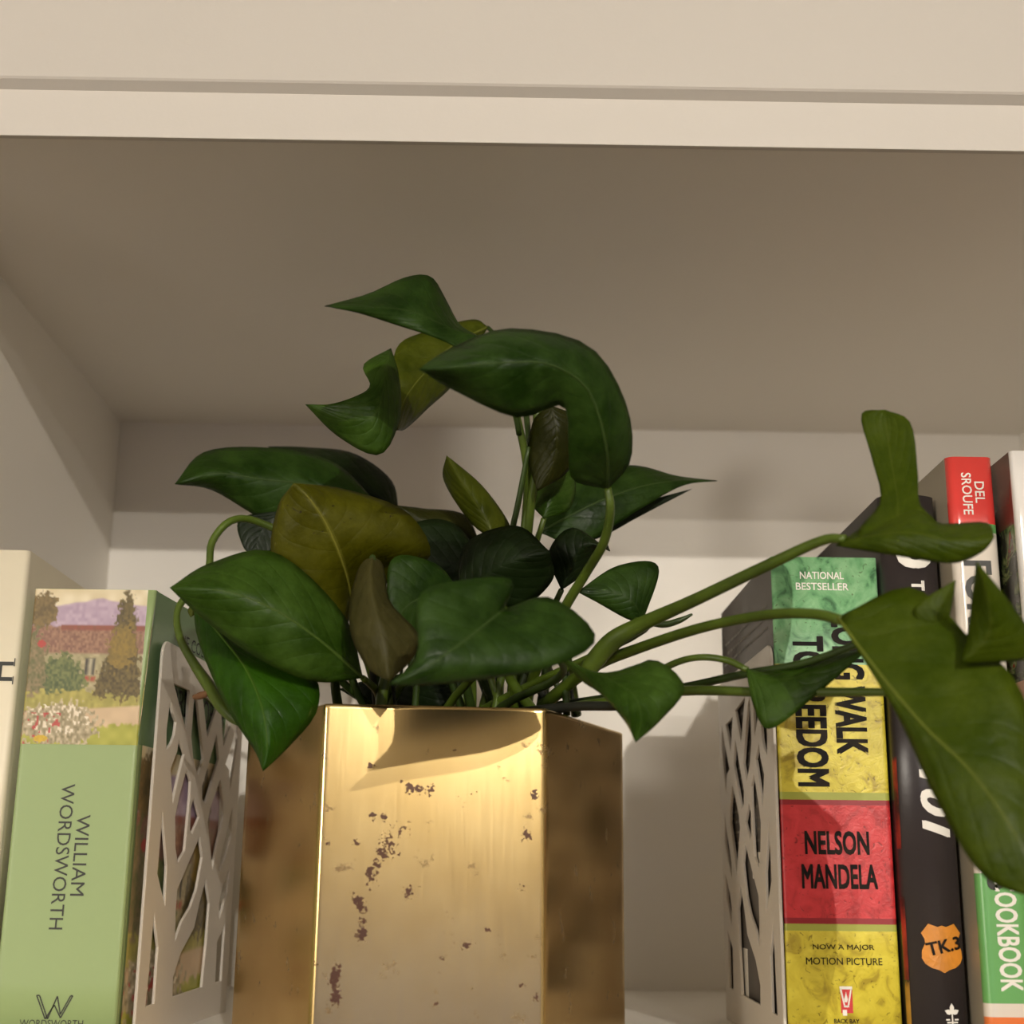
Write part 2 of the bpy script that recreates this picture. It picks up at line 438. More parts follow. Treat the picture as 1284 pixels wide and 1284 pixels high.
# memoir paperback
def marbled(name, a, b, c):
    m = bpy.data.materials.new(name); m.use_nodes = True; nt = m.node_tree; bs = nt.nodes['Principled BSDF']
    bs.inputs['Roughness'].default_value = 0.42
    tc = nt.nodes.new('ShaderNodeTexCoord')
    n = nt.nodes.new('ShaderNodeTexNoise'); n.inputs['Scale'].default_value = 105; n.inputs['Detail'].default_value = 7; n.inputs['Distortion'].default_value = 1.2
    r = nt.nodes.new('ShaderNodeValToRGB'); e = r.color_ramp.elements
    e[0].color = c; e[0].position = 0.33; e[1].color = a; e[1].position = 0.66
    k = e.new(0.46); k.color = b
    n2 = nt.nodes.new('ShaderNodeTexNoise'); n2.inputs['Scale'].default_value = 260; n2.inputs['Detail'].default_value = 3; n2.inputs['Distortion'].default_value = 2
    r2 = nt.nodes.new('ShaderNodeValToRGB'); r2.color_ramp.elements[0].position = 0.30; r2.color_ramp.elements[1].position = 0.36
    r2.color_ramp.elements[0].color = (0.35, 0.3, 0.22, 1); r2.color_ramp.elements[1].color = (1, 1, 1, 1)
    mx = nt.nodes.new('ShaderNodeMix'); mx.data_type = 'RGBA'; mx.blend_type = 'MULTIPLY'; mx.inputs[0].default_value = 0.8
    nt.links.new(tc.outputs['Object'], n.inputs['Vector']); nt.links.new(tc.outputs['Object'], n2.inputs['Vector'])
    nt.links.new(n.outputs['Fac'], r.inputs['Fac']); nt.links.new(n2.outputs['Fac'], r2.inputs['Fac'])
    nt.links.new(r.outputs['Color'], mx.inputs[6]); nt.links.new(r2.outputs['Color'], mx.inputs[7])
    nt.links.new(mx.outputs[2], bs.inputs['Base Color'])
    bp = nt.nodes.new('ShaderNodeBump'); bp.inputs['Strength'].default_value = 0.2; bp.inputs['Distance'].default_value = 0.001
    nt.links.new(n2.outputs['Fac'], bp.inputs['Height']); nt.links.new(bp.outputs['Normal'], bs.inputs['Normal'])
    return m
m_green = marbled('marbled_green', rgb(150, 200, 148), rgb(118, 176, 122), rgb(72, 118, 80))
m_yellow = marbled('marbled_yellow', rgb(232, 216, 76), rgb(218, 200, 62), rgb(182, 160, 50))
m_red = marbled('marbled_red', rgb(218, 62, 64), rgb(206, 52, 54), rgb(180, 40, 42))
m_dred = mat('dark_red_line', rgb(150, 28, 34), 0.45)
m_olive = mat('olive_line', rgb(168, 172, 70), 0.45)
m_char = mat('charcoal_cover', rgb(92, 86, 80), 0.5, bump=0.04)
white_ink = mat('white_ink', rgb(238, 234, 224), 0.5)
black_ink = mat('black_ink', rgb(16, 13, 12), 0.65, spec=0.2, vary=0.3, vscale=150, dark=rgb(40, 32, 24))
N, ny_, nat = book('memoir paperback with green, yellow and red bands on its worn spine', 0.1226, 0.1705, 0.61, 0.142, 1.4508, 1.6612,
    0.0010, [(1.6124, m_green), (1.5566, m_yellow), (1.5534, m_olive), (1.5512, m_dred), (1.5042, m_red), (1.5018, m_dred), (1.4990, m_olive), (1.0, m_yellow)],
    [(1.0, m_char)], [(1.0, m_green)], GR)
nat(lettering('spine_lettering', 'NATIONAL', white_ink, None, 0.1453, 1.6527, 0.0198, 0.0034, ysurf=ny_, bold=0.012))
nat(lettering('spine_lettering', 'BESTSELLER', white_ink, None, 0.1453, 1.6476, 0.0238, 0.0034, ysurf=ny_, bold=0.012))
nat(lettering('spine_title', 'LONG WALK', black_ink, None, 0.1553, 1.6035, 0.0610, 0.0140, True, ysurf=ny_, bold=0.035))
nat(lettering('spine_title', 'TO FREEDOM', black_ink, None, 0.1377, 1.5920, 0.0660, 0.0140, True, ysurf=ny_, bold=0.035))
nat(lettering('spine_author', 'NELSON', black_ink, None, 0.1465, 1.5353, 0.0278, 0.0100, ysurf=ny_, bold=0.028))
nat(lettering('spine_author', 'MANDELA', black_ink, None, 0.1470, 1.5213, 0.0325, 0.0102, ysurf=ny_, bold=0.028))
nat(lettering('spine_lettering', 'NOW A MAJOR', black_ink, None, 0.1472, 1.4922, 0.0260, 0.0027, ysurf=ny_, bold=0.006))
nat(lettering('spine_lettering', 'MOTION PICTURE', black_ink, None, 0.1472, 1.4868, 0.0322, 0.0029, ysurf=ny_, bold=0.006))
nat(lettering('spine_lettering', 'BACK BAY', black_ink, None, 0.1471, 1.4630, 0.0105, 0.0018, ysurf=ny_, bold=0.012))
red_ink = mat('red_ink', rgb(206, 44, 44), 0.45)
nat(bar('emblem_field', [(0.1450, 1.4662, 0.1500, 1.4768)], red_ink, None, 0.61))
nat(flat('emblem_cup', [(0.1447, 1.4768), (0.1500, 1.4768), (0.1500, 1.4756), (0.1447, 1.4756)], white_ink, None, y=0.6099))
nat(flat('emblem_cup', [(0.1447, 1.4758), (0.1455, 1.4758), (0.1468, 1.4690), (0.1462, 1.4690)], white_ink, None, y=0.6099))
nat(flat('emblem_cup', [(0.1492, 1.4758), (0.1498, 1.4758), (0.1484, 1.4690), (0.1477, 1.4690)], white_ink, None, y=0.6099))
nat(flat('emblem_cup', [(0.1462, 1.4692), (0.1484, 1.4692), (0.1484, 1.4685), (0.1462, 1.4685)], white_ink, None, y=0.6099))
nat(flat('emblem_cup', [(0.1456, 1.4675), (0.1474, 1.4675), (0.1474, 1.4652), (0.1456, 1.4652)], white_ink, None, y=0.6099))
nat(flat('emblem_flame', [(0.1466, 1.4705), (0.1476, 1.4705), (0.1480, 1.4718), (0.1476, 1.4732), (0.1473, 1.4748), (0.1468, 1.4730), (0.1464, 1.4718)], white_ink, None, y=0.6099))
# rows of small print on the charcoal cover (too small to read in the photograph)
row_ink = mat('faint_print', rgb(120, 116, 106), 0.6)
bmR = bmesh.new(); rr = random.Random(2)
for k in range(22):
    z = 1.642-0.0052*k
    if 3 <= k <= 4: continue
    y = 0.622
    while y < 0.735:
        l = rr.uniform(0.004, 0.011)
        bmR.faces.new([bmR.verts.new((0.12245, a, b)) for a, b in ((y, z), (y, z-0.0013), (y+l, z-0.0013), (y+l, z))])
        y += l+0.0022
    if k > 11: pass
po = nat(obj('cover_print_rows', bmR, row_ink)); po['kind'] = 'stuff'
bmR = bmesh.new()
for (ya, za, yb, zb) in ((0.70, 1.462, 0.74, 1.487), (0.655, 1.52, 0.68, 1.532)):
    bmR.faces.new([bmR.verts.new((0.12240, a, b)) for a, b in ((ya, zb), (ya, za), (yb, za), (yb, zb))])
po = nat(obj('cover_panel', bmR, white_ink)); po['kind'] = 'stuff'

# black hardback with the orange badge
blackc = mat('black_jacket', rgb(50, 44, 44), 0.32, bump=0.04, bscale=400)
bark = mat('black_board', rgb(24, 20, 20), 0.4)
T, ty, tat = book('black book with white numerals and an orange shield badge on its rounded spine', 0.1712, 0.1968, 0.600, 0.150, SZ0, 1.6884,
    0.002, [(1.0, blackc)], [(1.0, bark)], [(1.0, bark)], GR, bulge=0.0050, hard=True)
orange = mat('orange_badge', rgb(226, 146, 48), 0.45, vary=0.25, vscale=90)
tat(lettering('spine_lettering', 'O', white_ink, None, 0.1851, 1.6618, 0.0150, 0.0164, True, ysurf=ty, bold=0.05))
tat(lettering('spine_lettering', 'T', white_ink, None, 0.1856, 1.6466, 0.0046, 0.0060, True, ysurf=ty, bold=0.05))
tat(lettering('spine_numerals', '101', white_ink, None, 0.1870, 1.5521, 0.0285, 0.0125, True, ysurf=ty, bold=0.03, shear=0.25))
bx, bz = 0.1863, 1.4931
half = [(0, 0.0089), (0.0018, 0.0083), (0.0040, 0.0090), (0.0056, 0.0096), (0.0086, 0.0058), (0.0074, 0.0036), (0.0072, 0.0018), (0.0086, -0.0012), (0.0088, -0.0042), (0.0076, -0.0064), (0.0052, -0.0080), (0.0022, -0.0088), (0, -0.0100)]
pts = [(bx+x, bz+z) for x, z in half]+[(bx-x, bz+z) for x, z in reversed(half[1:-1])]
bmb = bmesh.new()
cvx = bmb.verts.new((bx, ty(bx)-0.0002, bz))
rings = []
for s in (0.35, 0.7, 1.0):
    rings.append([bmb.verts.new((bx+(x-bx)*s, ty(bx+(x-bx)*s)-0.0002, bz+(z-bz)*s)) for x, z in pts])
n_ = len(pts)
for k in range(n_): bmb.faces.new((cvx, rings[0][(k+1) % n_], rings[0][k]))
for a, b in zip(rings, rings[1:]):
    for k in range(n_): bmb.faces.new((a[k], a[(k+1) % n_], b[(k+1) % n_], b[k]))
bmesh.ops.recalc_face_normals(bmb, faces=bmb.faces[:])
tat(obj('shield_badge', bmb, orange))
tat(lettering('badge_lettering', 'TK.3', black_ink, None, 0.1868, 1.4938, 0.0150, 0.0054, ysurf=ty, bold=0.02, tilt=0.20, z_off=0.0005))
def leafshape(cx, cz, ang, l, w):
    d = Vector((math.cos(ang), math.sin(ang))); n = Vector((-d.y, d.x))
    return [(cx+d.x*l*t+n.x*w*s, cz+d.y*l*t+n.y*w*s) for t, s in ((0, 0), (0.3, -0.8), (0.6, -0.9), (1, 0), (0.6, 0.9), (0.3, 0.8))]
px_, pz_ = 0.1884, 1.4668
for ang, l in ((math.pi/2, 0.0042), (math.pi*0.13, 0.0034), (math.pi*0.87, 0.0034)):
    tat(flat('plant_emblem', leafshape(px_, pz_+0.0004, ang, l, 0.0011), white_ink, None, ysurf=ty, off=0.0002))
tat(bar('plant_emblem', [(px_-0.0003, 1.4615, px_+0.0003, 1.4675)]+[(px_-0.0028+0.0004*abs(k), 1.4652-k*0.0011, px_+0.0028-0.0004*abs(k), 1.4646-k*0.0011) for k in range(3)], white_ink, None, 0.6, off=0.0002, ysurf=ty))
# coloured artwork on the black book's side
red_art = mat('red_artwork', rgb(176, 48, 32), 0.45, vary=0.5, vscale=60, dark=rgb(60, 18, 14))
gold_art = mat('gold_artwork', rgb(190, 140, 50), 0.45, vary=0.4, vscale=60)
for za, zb, m_ in ((1.533, 1.572, red_art), (1.480, 1.514, red_art), (1.4505, 1.480, gold_art)):
    bmA = bmesh.new()
    xs_ = [0.17125, 0.1716, 0.1720, 0.1725]
    for xa, xb in zip(xs_, xs_[1:]):
        bmA.faces.new([bmA.verts.new((x, ty(x)-0.0002, z)) for x, z in ((xa, za), (xb, za), (xb, zb), (xa, zb-0.003))])
    tat(obj('cover_artwork', bmA, m_))

# cookbook with the red top band
redb = mat('red_gloss_band', rgb(220, 66, 60), 0.16, coat=0.6)
greenb = mat('leaf_green_band', rgb(104, 168, 94), 0.3, coat=0.2)
creamb = mat('cream_gloss', rgb(226, 216, 202), 0.16, coat=0.6)
shaded_white = mat('shaded_white_cover', rgb(170, 160, 140), 0.4)  # greyish white side cover with its shadow painted into the tone
orangeb = mat('orange_band', rgb(226, 120, 60), 0.3)
K, ky, kat = book('cookbook with a red top band and black title on a cream spine', 0.1984, 0.2190, 0.588, 0.165, SZ0, 1.7029,
    0.0036, [(1.6720, redb), (1.6680, greenb), (1.5232, creamb), (1.4724, greenb), (1.4672, creamb), (1.0, orangeb)], [(1.0, shaded_white)], [(1.0, creamb)], GR)
kat(lettering('spine_author', 'DEL', white_ink, None, 0.2119, 1.6865, 0.0098, 0.0042, True, ysurf=ky, bold=0.01))
kat(lettering('spine_author', 'SROUFE', white_ink, None, 0.2063, 1.6858, 0.0192, 0.0044, True, ysurf=ky, bold=0.01))
kat(lettering('spine_title', 'FORKS OVER KNIVES', ink, None, 0.2085, 1.5860, 0.1390, 0.0122, True, ysurf=ky, bold=0.03))
kat(lettering('spine_title', 'COOKBOOK', white_ink, None, 0.2095, 1.4990, 0.0440, 0.0092, True, ysurf=ky, bold=0.02))

# white-spined food book at the right
wgloss = mat('white_gloss_spine', rgb(240, 236, 230), 0.2, coat=0.4)
def food_mat():
    m = bpy.data.materials.new('food_photo_print'); m.use_nodes = True; nt = m.node_tree; b = nt.nodes['Principled BSDF']
    b.inputs['Roughness'].default_value = 0.25
    tc = nt.nodes.new('ShaderNodeTexCoord')
    n = nt.nodes.new('ShaderNodeTexNoise'); n.inputs['Scale'].default_value = 75; n.inputs['Detail'].default_value = 3; n.inputs['Distortion'].default_value = 1.5
    r = nt.nodes.new('ShaderNodeValToRGB'); e = r.color_ramp.elements
    e[0].position = 0.38; e[0].color = rgb(34, 32, 28); e[1].position = 0.72; e[1].color = rgb(180, 70, 40)
    for p, c in ((0.47, rgb(60, 66, 48)), (0.54, rgb(96, 112, 66)), (0.60, rgb(140, 146, 100)), (0.66, rgb(80, 60, 44))):
        k = e.new(p); k.color = c
    nt.links.new(tc.outputs['Object'], n.inputs['Vector']); nt.links.new(n.outputs['Fac'], r.inputs['Fac'])
    nt.links.new(r.outputs['Color'], b.inputs['Base Color'])
    return m
food = food_mat()
brownp = mat('brown_print', rgb(112, 74, 62), 0.25, vary=0.3, vscale=20)
tanp = mat('tan_board_print', rgb(196, 150, 122), 0.35)
Fb, fy, fat = book('white spined food book with a dark salad photograph on its cover', 0.2208, 0.2490, 0.572, 0.190, SZ0, 1.7010,
    0.0022, [(1.0, wgloss)], [(1.6690, brownp), (1.6020, food), (1.0, tanp)], [(1.0, wgloss)], GR, hard=True)

# ---------------------------------------------------------------- bookends
enamel = mat('white_enamel_steel', rgb(214, 206, 194), 0.38, bump=0.02)
BOOKEND_HOLES = [
  [(149,521),(241,376),(241,140),(122,138),(136,345)],
  [(160,958),(220,848),(283,725),(294,554),(149,694),(155,792)],
  [(188,1540),(435,1541),(440,1431),(431,1346)],
  [(156,1467),(210,1405),(267,1372),(255,1312),(215,1269),(149,1235),(131,1325)],
  [(524,1544),(583,1503),(678,1353),(747,1244),(672,1153),(577,1227),(516,1330),(519,1467)],
  [(650,1553),(932,1523),(790,1350),(698,1488)],
  [(953,1380),(1027,1263),(974,1201),(834,1029),(771,1051),(752,1109),(804,1175),(856,1244)],
  [(1012,1496),(1227,1482),(1098,1331)],
  [(1350,1488),(1371,1375),(1327,1246),(1277,1126),(1230,1227),(1155,1248),(1245,1348)],
  [(332,1303),(429,1238),(418,1227),(360,1124),(301,1004),(233,1154),(310,1238)],
  [(483,1176),(560,1121),(563,1029),(542,799),(444,743),(387,812),(351,946),(392,1036)],
  [(631,1051),(667,1026),(742,962),(638,877),(601,898),(591,997)],
  [(1073,1161),(1122,1095),(1156,1050),(1179,980),(1090,835),(1033,717),(893,942),(923,1012),(1001,1088)],
  [(1339,1032),(1352,886),(1271,785),(1165,700),(1171,775),(1273,920)],
  [(774,870),(843,771),(780,620),(696,540),(570,475),(486,392),(461,529),(465,623),(546,687)],
  [(928,666),(1022,550),(1012,357),(983,155),(505,148),(492,233),(589,336),(779,440),(841,554)],
  [(1363,723),(1351,598),(1221,468),(1199,547),(1241,625)],
  [(1346,443),(1335,160),(1219,159),(1205,357)],
]

def bookend(label, a, b, flip):
    """laser-cut steel plate from its front foot a to its rear foot b, with an L-shaped foot under the books"""
    root = empty('bookend', label, 'bookend', 'pair of cut-out tree bookends', loc=(a[0], a[1], SZ0))
    Lp, Hp, r = 0.1454, 0.1715, 0.007
    outer = [(0, 0), (Lp, 0)]
    for cx, cz, a0 in ((Lp-r, Hp-r, 0), (r, Hp-r, 90)):
        outer += [(cx+r*math.cos(math.radians(a0+t)), cz+r*math.sin(math.radians(a0+t))) for t in range(0, 91, 15)]
    loops = [outer]+[[(x/1e4, z/1e4) for x, z in h] for h in BOOKEND_HOLES]
    from mathutils.geometry import delaunay_2d_cdt
    v2, e2 = [], []
    for lp in loops:
        k0 = len(v2); v2 += [Vector(q) for q in lp]
        e2 += [(k0+k, k0+(k+1) % len(lp)) for k in range(len(lp))]
    vo, eo, fo, _, _, _ = delaunay_2d_cdt(v2, e2, [], 1, 1e-7)
    def within(x, y, poly):
        c = False
        for k in range(len(poly)):
            (ax, ay), (bx2, by2) = poly[k], poly[k-1]
            if (ay > y) != (by2 > y) and x < (bx2-ax)*(y-ay)/(by2-ay)+ax: c = not c
        return c
    def kept(f):
        x, y = sum(vo[k].x for k in f)/len(f), sum(vo[k].y for k in f)/len(f)
        return within(x, y, loops[0]) and not any(within(x, y, h) for h in loops[1:])
    fo = [f for f in fo if kept(f)]
    bmq = bmesh.new()
    th = 0.0007
    fv = [bmq.verts.new((q.x, q.y, th)) for q in vo]; bv = [bmq.verts.new((q.x, q.y, -th)) for q in vo]
    cnt = {}
    for f in fo:
        bmq.faces.new([fv[k] for k in f]); bmq.faces.new([bv[k] for k in reversed(f)])
        for k in range(len(f)):
            e = (f[k], f[(k+1) % len(f)]); cnt[e] = cnt.get(e, 0)+1
    for (i, j) in cnt:
        if (j, i) not in cnt: bmq.faces.new((fv[j], fv[i], bv[i], bv[j]))
    bmesh.ops.recalc_face_normals(bmq, faces=bmq.faces[:])
    rim = [e for e in bmq.edges if len(e.link_faces) == 2 and e.calc_face_angle(0) > 1.0 and abs(e.verts[0].co.z-e.verts[1].co.z) < 1e-6]
    bmesh.ops.bevel(bmq, geom=rim, offset=0.00025, segments=1, affect='EDGES')
    me = bpy.data.meshes.new('plate'); bmq.to_mesh(me); bmq.free()
    d = Vector((b[0]-a[0], b[1]-a[1], 0)); d.normalize()
    nrm = d.cross(Vector((0, 0, 1)))
    for v in me.vertices:
        v.co = d*v.co.x+Vector((0, 0, 1))*v.co.y+nrm*v.co.z
    p = link('plate', me, enamel, root)
    bm = bmesh.new()
    s = -1 if flip else 1
    add_box(bm, (0, 0, 0), (1, 1, 1))
    for v in bm.verts:
        x, y, z = v.co
        v.co = d*(0.006+y*(Lp-0.012))+nrm*(s*(0.0005+x*0.044))+Vector((0, 0, z*0.0007))
    bmesh.ops.recalc_face_normals(bm, faces=bm.faces[:])
    obj('foot', bm, enamel, root)
    return root
bookend('white steel bookend with cut-out trees beside the green poetry paperback', (-0.1515, 0.620), (-0.1403, 0.765), True)
bookend('white steel bookend with cut-out trees beside the memoir paperback', (0.1212, 0.609), (0.1206, 0.7540), False)

# ---------------------------------------------------------------- brass hexagonal planter
def brass_mat():
    m = bpy.data.materials.new('aged_brass'); m.use_nodes = True; nt = m.node_tree; b = nt.nodes['Principled BSDF']
    b.inputs['Metallic'].default_value = 1.0; b.inputs['Roughness'].default_value = 0.3
    b.inputs['Anisotropic'].default_value = 0.0
    tc = nt.nodes.new('ShaderNodeTexCoord'); N_ = nt.nodes; Lk = nt.links.new
    mp = N_.new('ShaderNodeMapping'); mp.inputs['Scale'].default_value = (1, 1, 0.03); Lk(tc.outputs['Object'], mp.inputs['Vector'])
    br = N_.new('ShaderNodeTexNoise'); br.inputs['Scale'].default_value = 1500; br.inputs['Detail'].default_value = 2; Lk(mp.outputs['Vector'], br.inputs['Vector'])
    cl = N_.new('ShaderNodeTexNoise'); cl.inputs['Scale'].default_value = 22; cl.inputs['Detail'].default_value = 4; Lk(tc.outputs['Object'], cl.inputs['Vector'])
    ramp = N_.new('ShaderNodeValToRGB'); ramp.color_ramp.elements[0].color = (0.58, 0.40, 0.155, 1); ramp.color_ramp.elements[1].color = (0.67, 0.49, 0.215, 1)
    ramp.color_ramp.elements[0].position = 0.35; ramp.color_ramp.elements[1].position = 0.65; Lk(cl.outputs['Fac'], ramp.inputs['Fac'])
    # tarnish: blobs at given places on the front face, broken up by noise, plus scattered specks
    fine = N_.new('ShaderNodeTexNoise'); fine.inputs['Scale'].default_value = 800; fine.inputs['Detail'].default_value = 4; Lk(tc.outputs['Object'], fine.inputs['Vector'])
    at = N_.new('ShaderNodeAttribute'); at.attribute_name = 'tarnish'
    add = N_.new('ShaderNodeMath'); add.operation = 'MULTIPLY_ADD'; Lk(fine.outputs['Fac'], add.inputs[0]); add.inputs[1].default_value = 2.2; Lk(at.outputs['Fac'], add.inputs[2])
    thr = N_.new('ShaderNodeMapRange'); thr.inputs['From Min'].default_value = 1.72; thr.inputs['From Max'].default_value = 1.86; Lk(add.outputs[0], thr.inputs['Value'])
    sp = N_.new('ShaderNodeTexNoise'); sp.inputs['Scale'].default_value = 85; sp.inputs['Detail'].default_value = 5; sp.inputs['Roughness'].default_value = 0.7; Lk(tc.outputs['Object'], sp.inputs['Vector'])
    spt = N_.new('ShaderNodeMapRange'); spt.inputs['From Min'].default_value = 0.62; spt.inputs['From Max'].default_value = 0.69; spt.inputs['To Max'].default_value = 0.7; Lk(sp.outputs['Fac'], spt.inputs['Value'])
    mxm = N_.new('ShaderNodeMath'); mxm.operation = 'MAXIMUM'; Lk(thr.outputs[0], mxm.inputs[0]); Lk(spt.outputs[0], mxm.inputs[1])
    mx = N_.new('ShaderNodeMix'); mx.data_type = 'RGBA'; Lk(mxm.outputs[0], mx.inputs[0]); Lk(ramp.outputs['Color'], mx.inputs[6]); mx.inputs[7].default_value = (0.10, 0.045, 0.024, 1)
    Lk(mx.outputs[2], b.inputs['Base Color'])
    mt = N_.new('ShaderNodeMath'); mt.operation = 'MULTIPLY_ADD'; Lk(mxm.outputs[0], mt.inputs[0]); mt.inputs[1].default_value = -0.75; mt.inputs[2].default_value = 1.0; Lk(mt.outputs[0], b.inputs['Metallic'])
    rg = N_.new('ShaderNodeMapRange'); rg.inputs['To Min'].default_value = 0.18; rg.inputs['To Max'].default_value = 0.23; Lk(br.outputs['Fac'], rg.inputs['Value']); Lk(rg.outputs[0], b.inputs['Roughness'])
    bp = N_.new('ShaderNodeBump'); bp.inputs['Strength'].default_value = 0.015; bp.inputs['Distance'].default_value = 0.0003; Lk(br.outputs['Fac'], bp.inputs['Height'])
    Lk(bp.outputs['Normal'], b.inputs['Normal'])
    return m
brass = brass_mat()
PZ0, PZ1 = SZ0, 1.5865
FL, FR, RR, LL = Vector((-0.0696, 0.5604)), Vector((0.0195, 0.5675)), Vector((0.0597, 0.6642)), Vector((-0.1150, 0.6450))
CC = (RR+LL)/2
HEX = [FL, FR, RR, CC*2-FL, CC*2-FR, LL]
pot = empty('planter', 'hexagonal brass planter with brown tarnish spots holding the green vine', 'planter', loc=(CC.x, CC.y, PZ0))
def inset(poly, d):
    out = []
    n = len(poly)
    for i in range(n):
        p, a, b = poly[i], poly[i-1], poly[(i+1) % n]
        e1, e2 = (p-a).normalized(), (b-p).normalized()
        n1, n2 = Vector((-e1.y, e1.x)), Vector((-e2.y, e2.x))
        m_ = (n1+n2).normalized()
        out.append(p+m_*(d/max(0.2, m_.dot(n1))))
    return out
BLOBS = [(-0.0505,1.5621,0.0025,0.0017,0.00,1.00), (-0.0328,1.5536,0.0071,0.0021,-0.30,1.00), (-0.0353,1.5523,0.0034,0.0017,-0.30,1.00), (-0.0264,1.5531,0.0021,0.0034,0.00,0.90), (-0.0491,1.5422,0.0017,0.0025,0.00,1.00), (-0.0444,1.5422,0.0017,0.0025,0.00,1.00), (-0.0422,1.5318,0.0042,0.0067,0.50,0.80), (-0.0446,1.5281,0.0025,0.0042,0.60,1.00), (-0.0469,1.5238,0.0025,0.0029,0.00,1.00), (-0.0486,1.5195,0.0029,0.0042,0.50,1.00), (-0.0497,1.5153,0.0017,0.0034,0.40,0.80), (-0.0532,1.5092,0.0025,0.0050,0.60,1.20), (-0.0514,1.5024,0.0029,0.0025,0.00,0.90), (-0.0518,1.4979,0.0025,0.0038,0.00,1.20), (-0.0341,1.5136,0.0025,0.0029,0.00,1.10), (0.0151,1.5516,0.0021,0.0029,0.00,1.10), (0.0117,1.5359,0.0029,0.0038,0.00,0.90), (0.0117,1.5359,0.0021,0.0025,0.00,1.00), (-0.0550,1.5319,0.0021,0.0017,0.00,0.90), (-0.0027,1.4998,0.0021,0.0013,0.00,0.90), (-0.0612,1.4817,0.0025,0.0059,-0.10,1.20), (-0.0606,1.4744,0.0025,0.0038,0.00,1.20), (-0.0649,1.4826,0.0017,0.0021,0.00,0.90), (-0.0109,1.4935,0.0034,0.0021,0.00,0.90), (-0.0198,1.4887,0.0025,0.0021,0.50,0.80), (0.0104,1.4788,0.0021,0.0013,0.00,0.90), (-0.0225,1.4717,0.0013,0.0017,0.00,0.90), (-0.0169,1.5697,0.0013,0.0017,0.00,0.80), (-0.0696,1.5665,0.0021,0.0025,0.00,0.75), (-0.0665,1.5321,0.0021,0.0025,0.00,0.75), (0.0107,1.5150,0.0025,0.0021,0.00,0.80), (-0.0688,1.4875,0.0013,0.0025,0.00,0.80), (0.0157,1.4747,0.0021,0.0025,0.00,0.80), (-0.0105,1.5518,0.0059,0.0017,0.40,0.55), (-0.0386,1.5374,0.0059,0.0059,0.00,0.55)]
def tarnish(x, z):
    v = 0.0
    for bx_, bz_, rx, rz, an, s in BLOBS:
        c_, s_ = math.cos(an), math.sin(an)
        dx, dz = x-bx_, z-bz_
        q = ((dx*c_+dz*s_)/rx)**2+((-dx*s_+dz*c_)/rz)**2
        if q < 6: v = max(v, s*math.exp(-q))
    return v
def planter_body():
    # outer wall as a fine grid per face (rounded corners), turned over a narrow rim to the inner wall
    rad = 0.0012
    prof = []     # (point, outward face index)
    n = 6
    for i in range(n):
        p, a, b = HEX[i], HEX[i-1], HEX[(i+1) % n]
        e1, e2 = (p-a).normalized(), (b-p).normalized()
        s, e = p-e1*rad, p+e2*rad
        for k in range(4):
            t = k/3
            prof.append((s*(1-t)**2+p*2*t*(1-t)+e*t*t))
        m_ = 90 if i == 0 else (24 if i in (1, 5) else 2)
        st_, en_ = e, b-e2*rad
        for k in range(1, m_): prof.append(st_+(en_-st_)*(k/m_))
    N0 = len(prof)
    nz = 110
    zs = [PZ0+(PZ1-0.0006-PZ0)*k/nz for k in range(nz+1)]
    verts, faces, tv = [], [], []
    fx = (FR-FL).normalized()
    for z in zs:
        for q in prof:
            verts.append((q.x, q.y, z))
            front = abs((q-FL).dot(Vector((fx.y, -fx.x)))) < 0.002
            tv.append(tarnish(q.x, z) if front else 0.0)
    def ring(d, z):
        k0 = len(verts)
        for q, cdir in zip(prof, [(CC-q_).normalized() for q_ in prof]):
            w_ = q+cdir*d; verts.append((w_.x, w_.y, z)); tv.append(0.0)
        return k0
    r = [k*N0 for k in range(nz+1)]
    r += [ring(0.0006, PZ1), ring(0.0020, PZ1), ring(0.0026, PZ1-0.0006), ring(0.0026, PZ0+0.003)]
    for a, b in zip(r, r[1:]):
        for k in range(N0): faces.append((a+k, a+(k+1) % N0, b+(k+1) % N0, b+k))
    faces.append([r[-1]+k for k in range(N0)]); faces.append([k for k in reversed(range(N0))])
    me = bpy.data.meshes.new('body'); me.from_pydata(verts, [], faces)
    at = me.attributes.new('tarnish', 'FLOAT', 'POINT'); at.data.foreach_set('value', tv)
    me.update()
    o = link('body', me, brass, pot); o.location = -Vector(pot.location)
    for p in me.polygons: p.use_smooth = True
    me.polygons[-1].use_smooth = False; me.polygons[-2].use_smooth = False
    return o
planter_body()
soil_m = mat('potting_soil', rgb(60, 44, 32), 0.95, bump=0.8, bscale=300, vary=0.5, vscale=200)

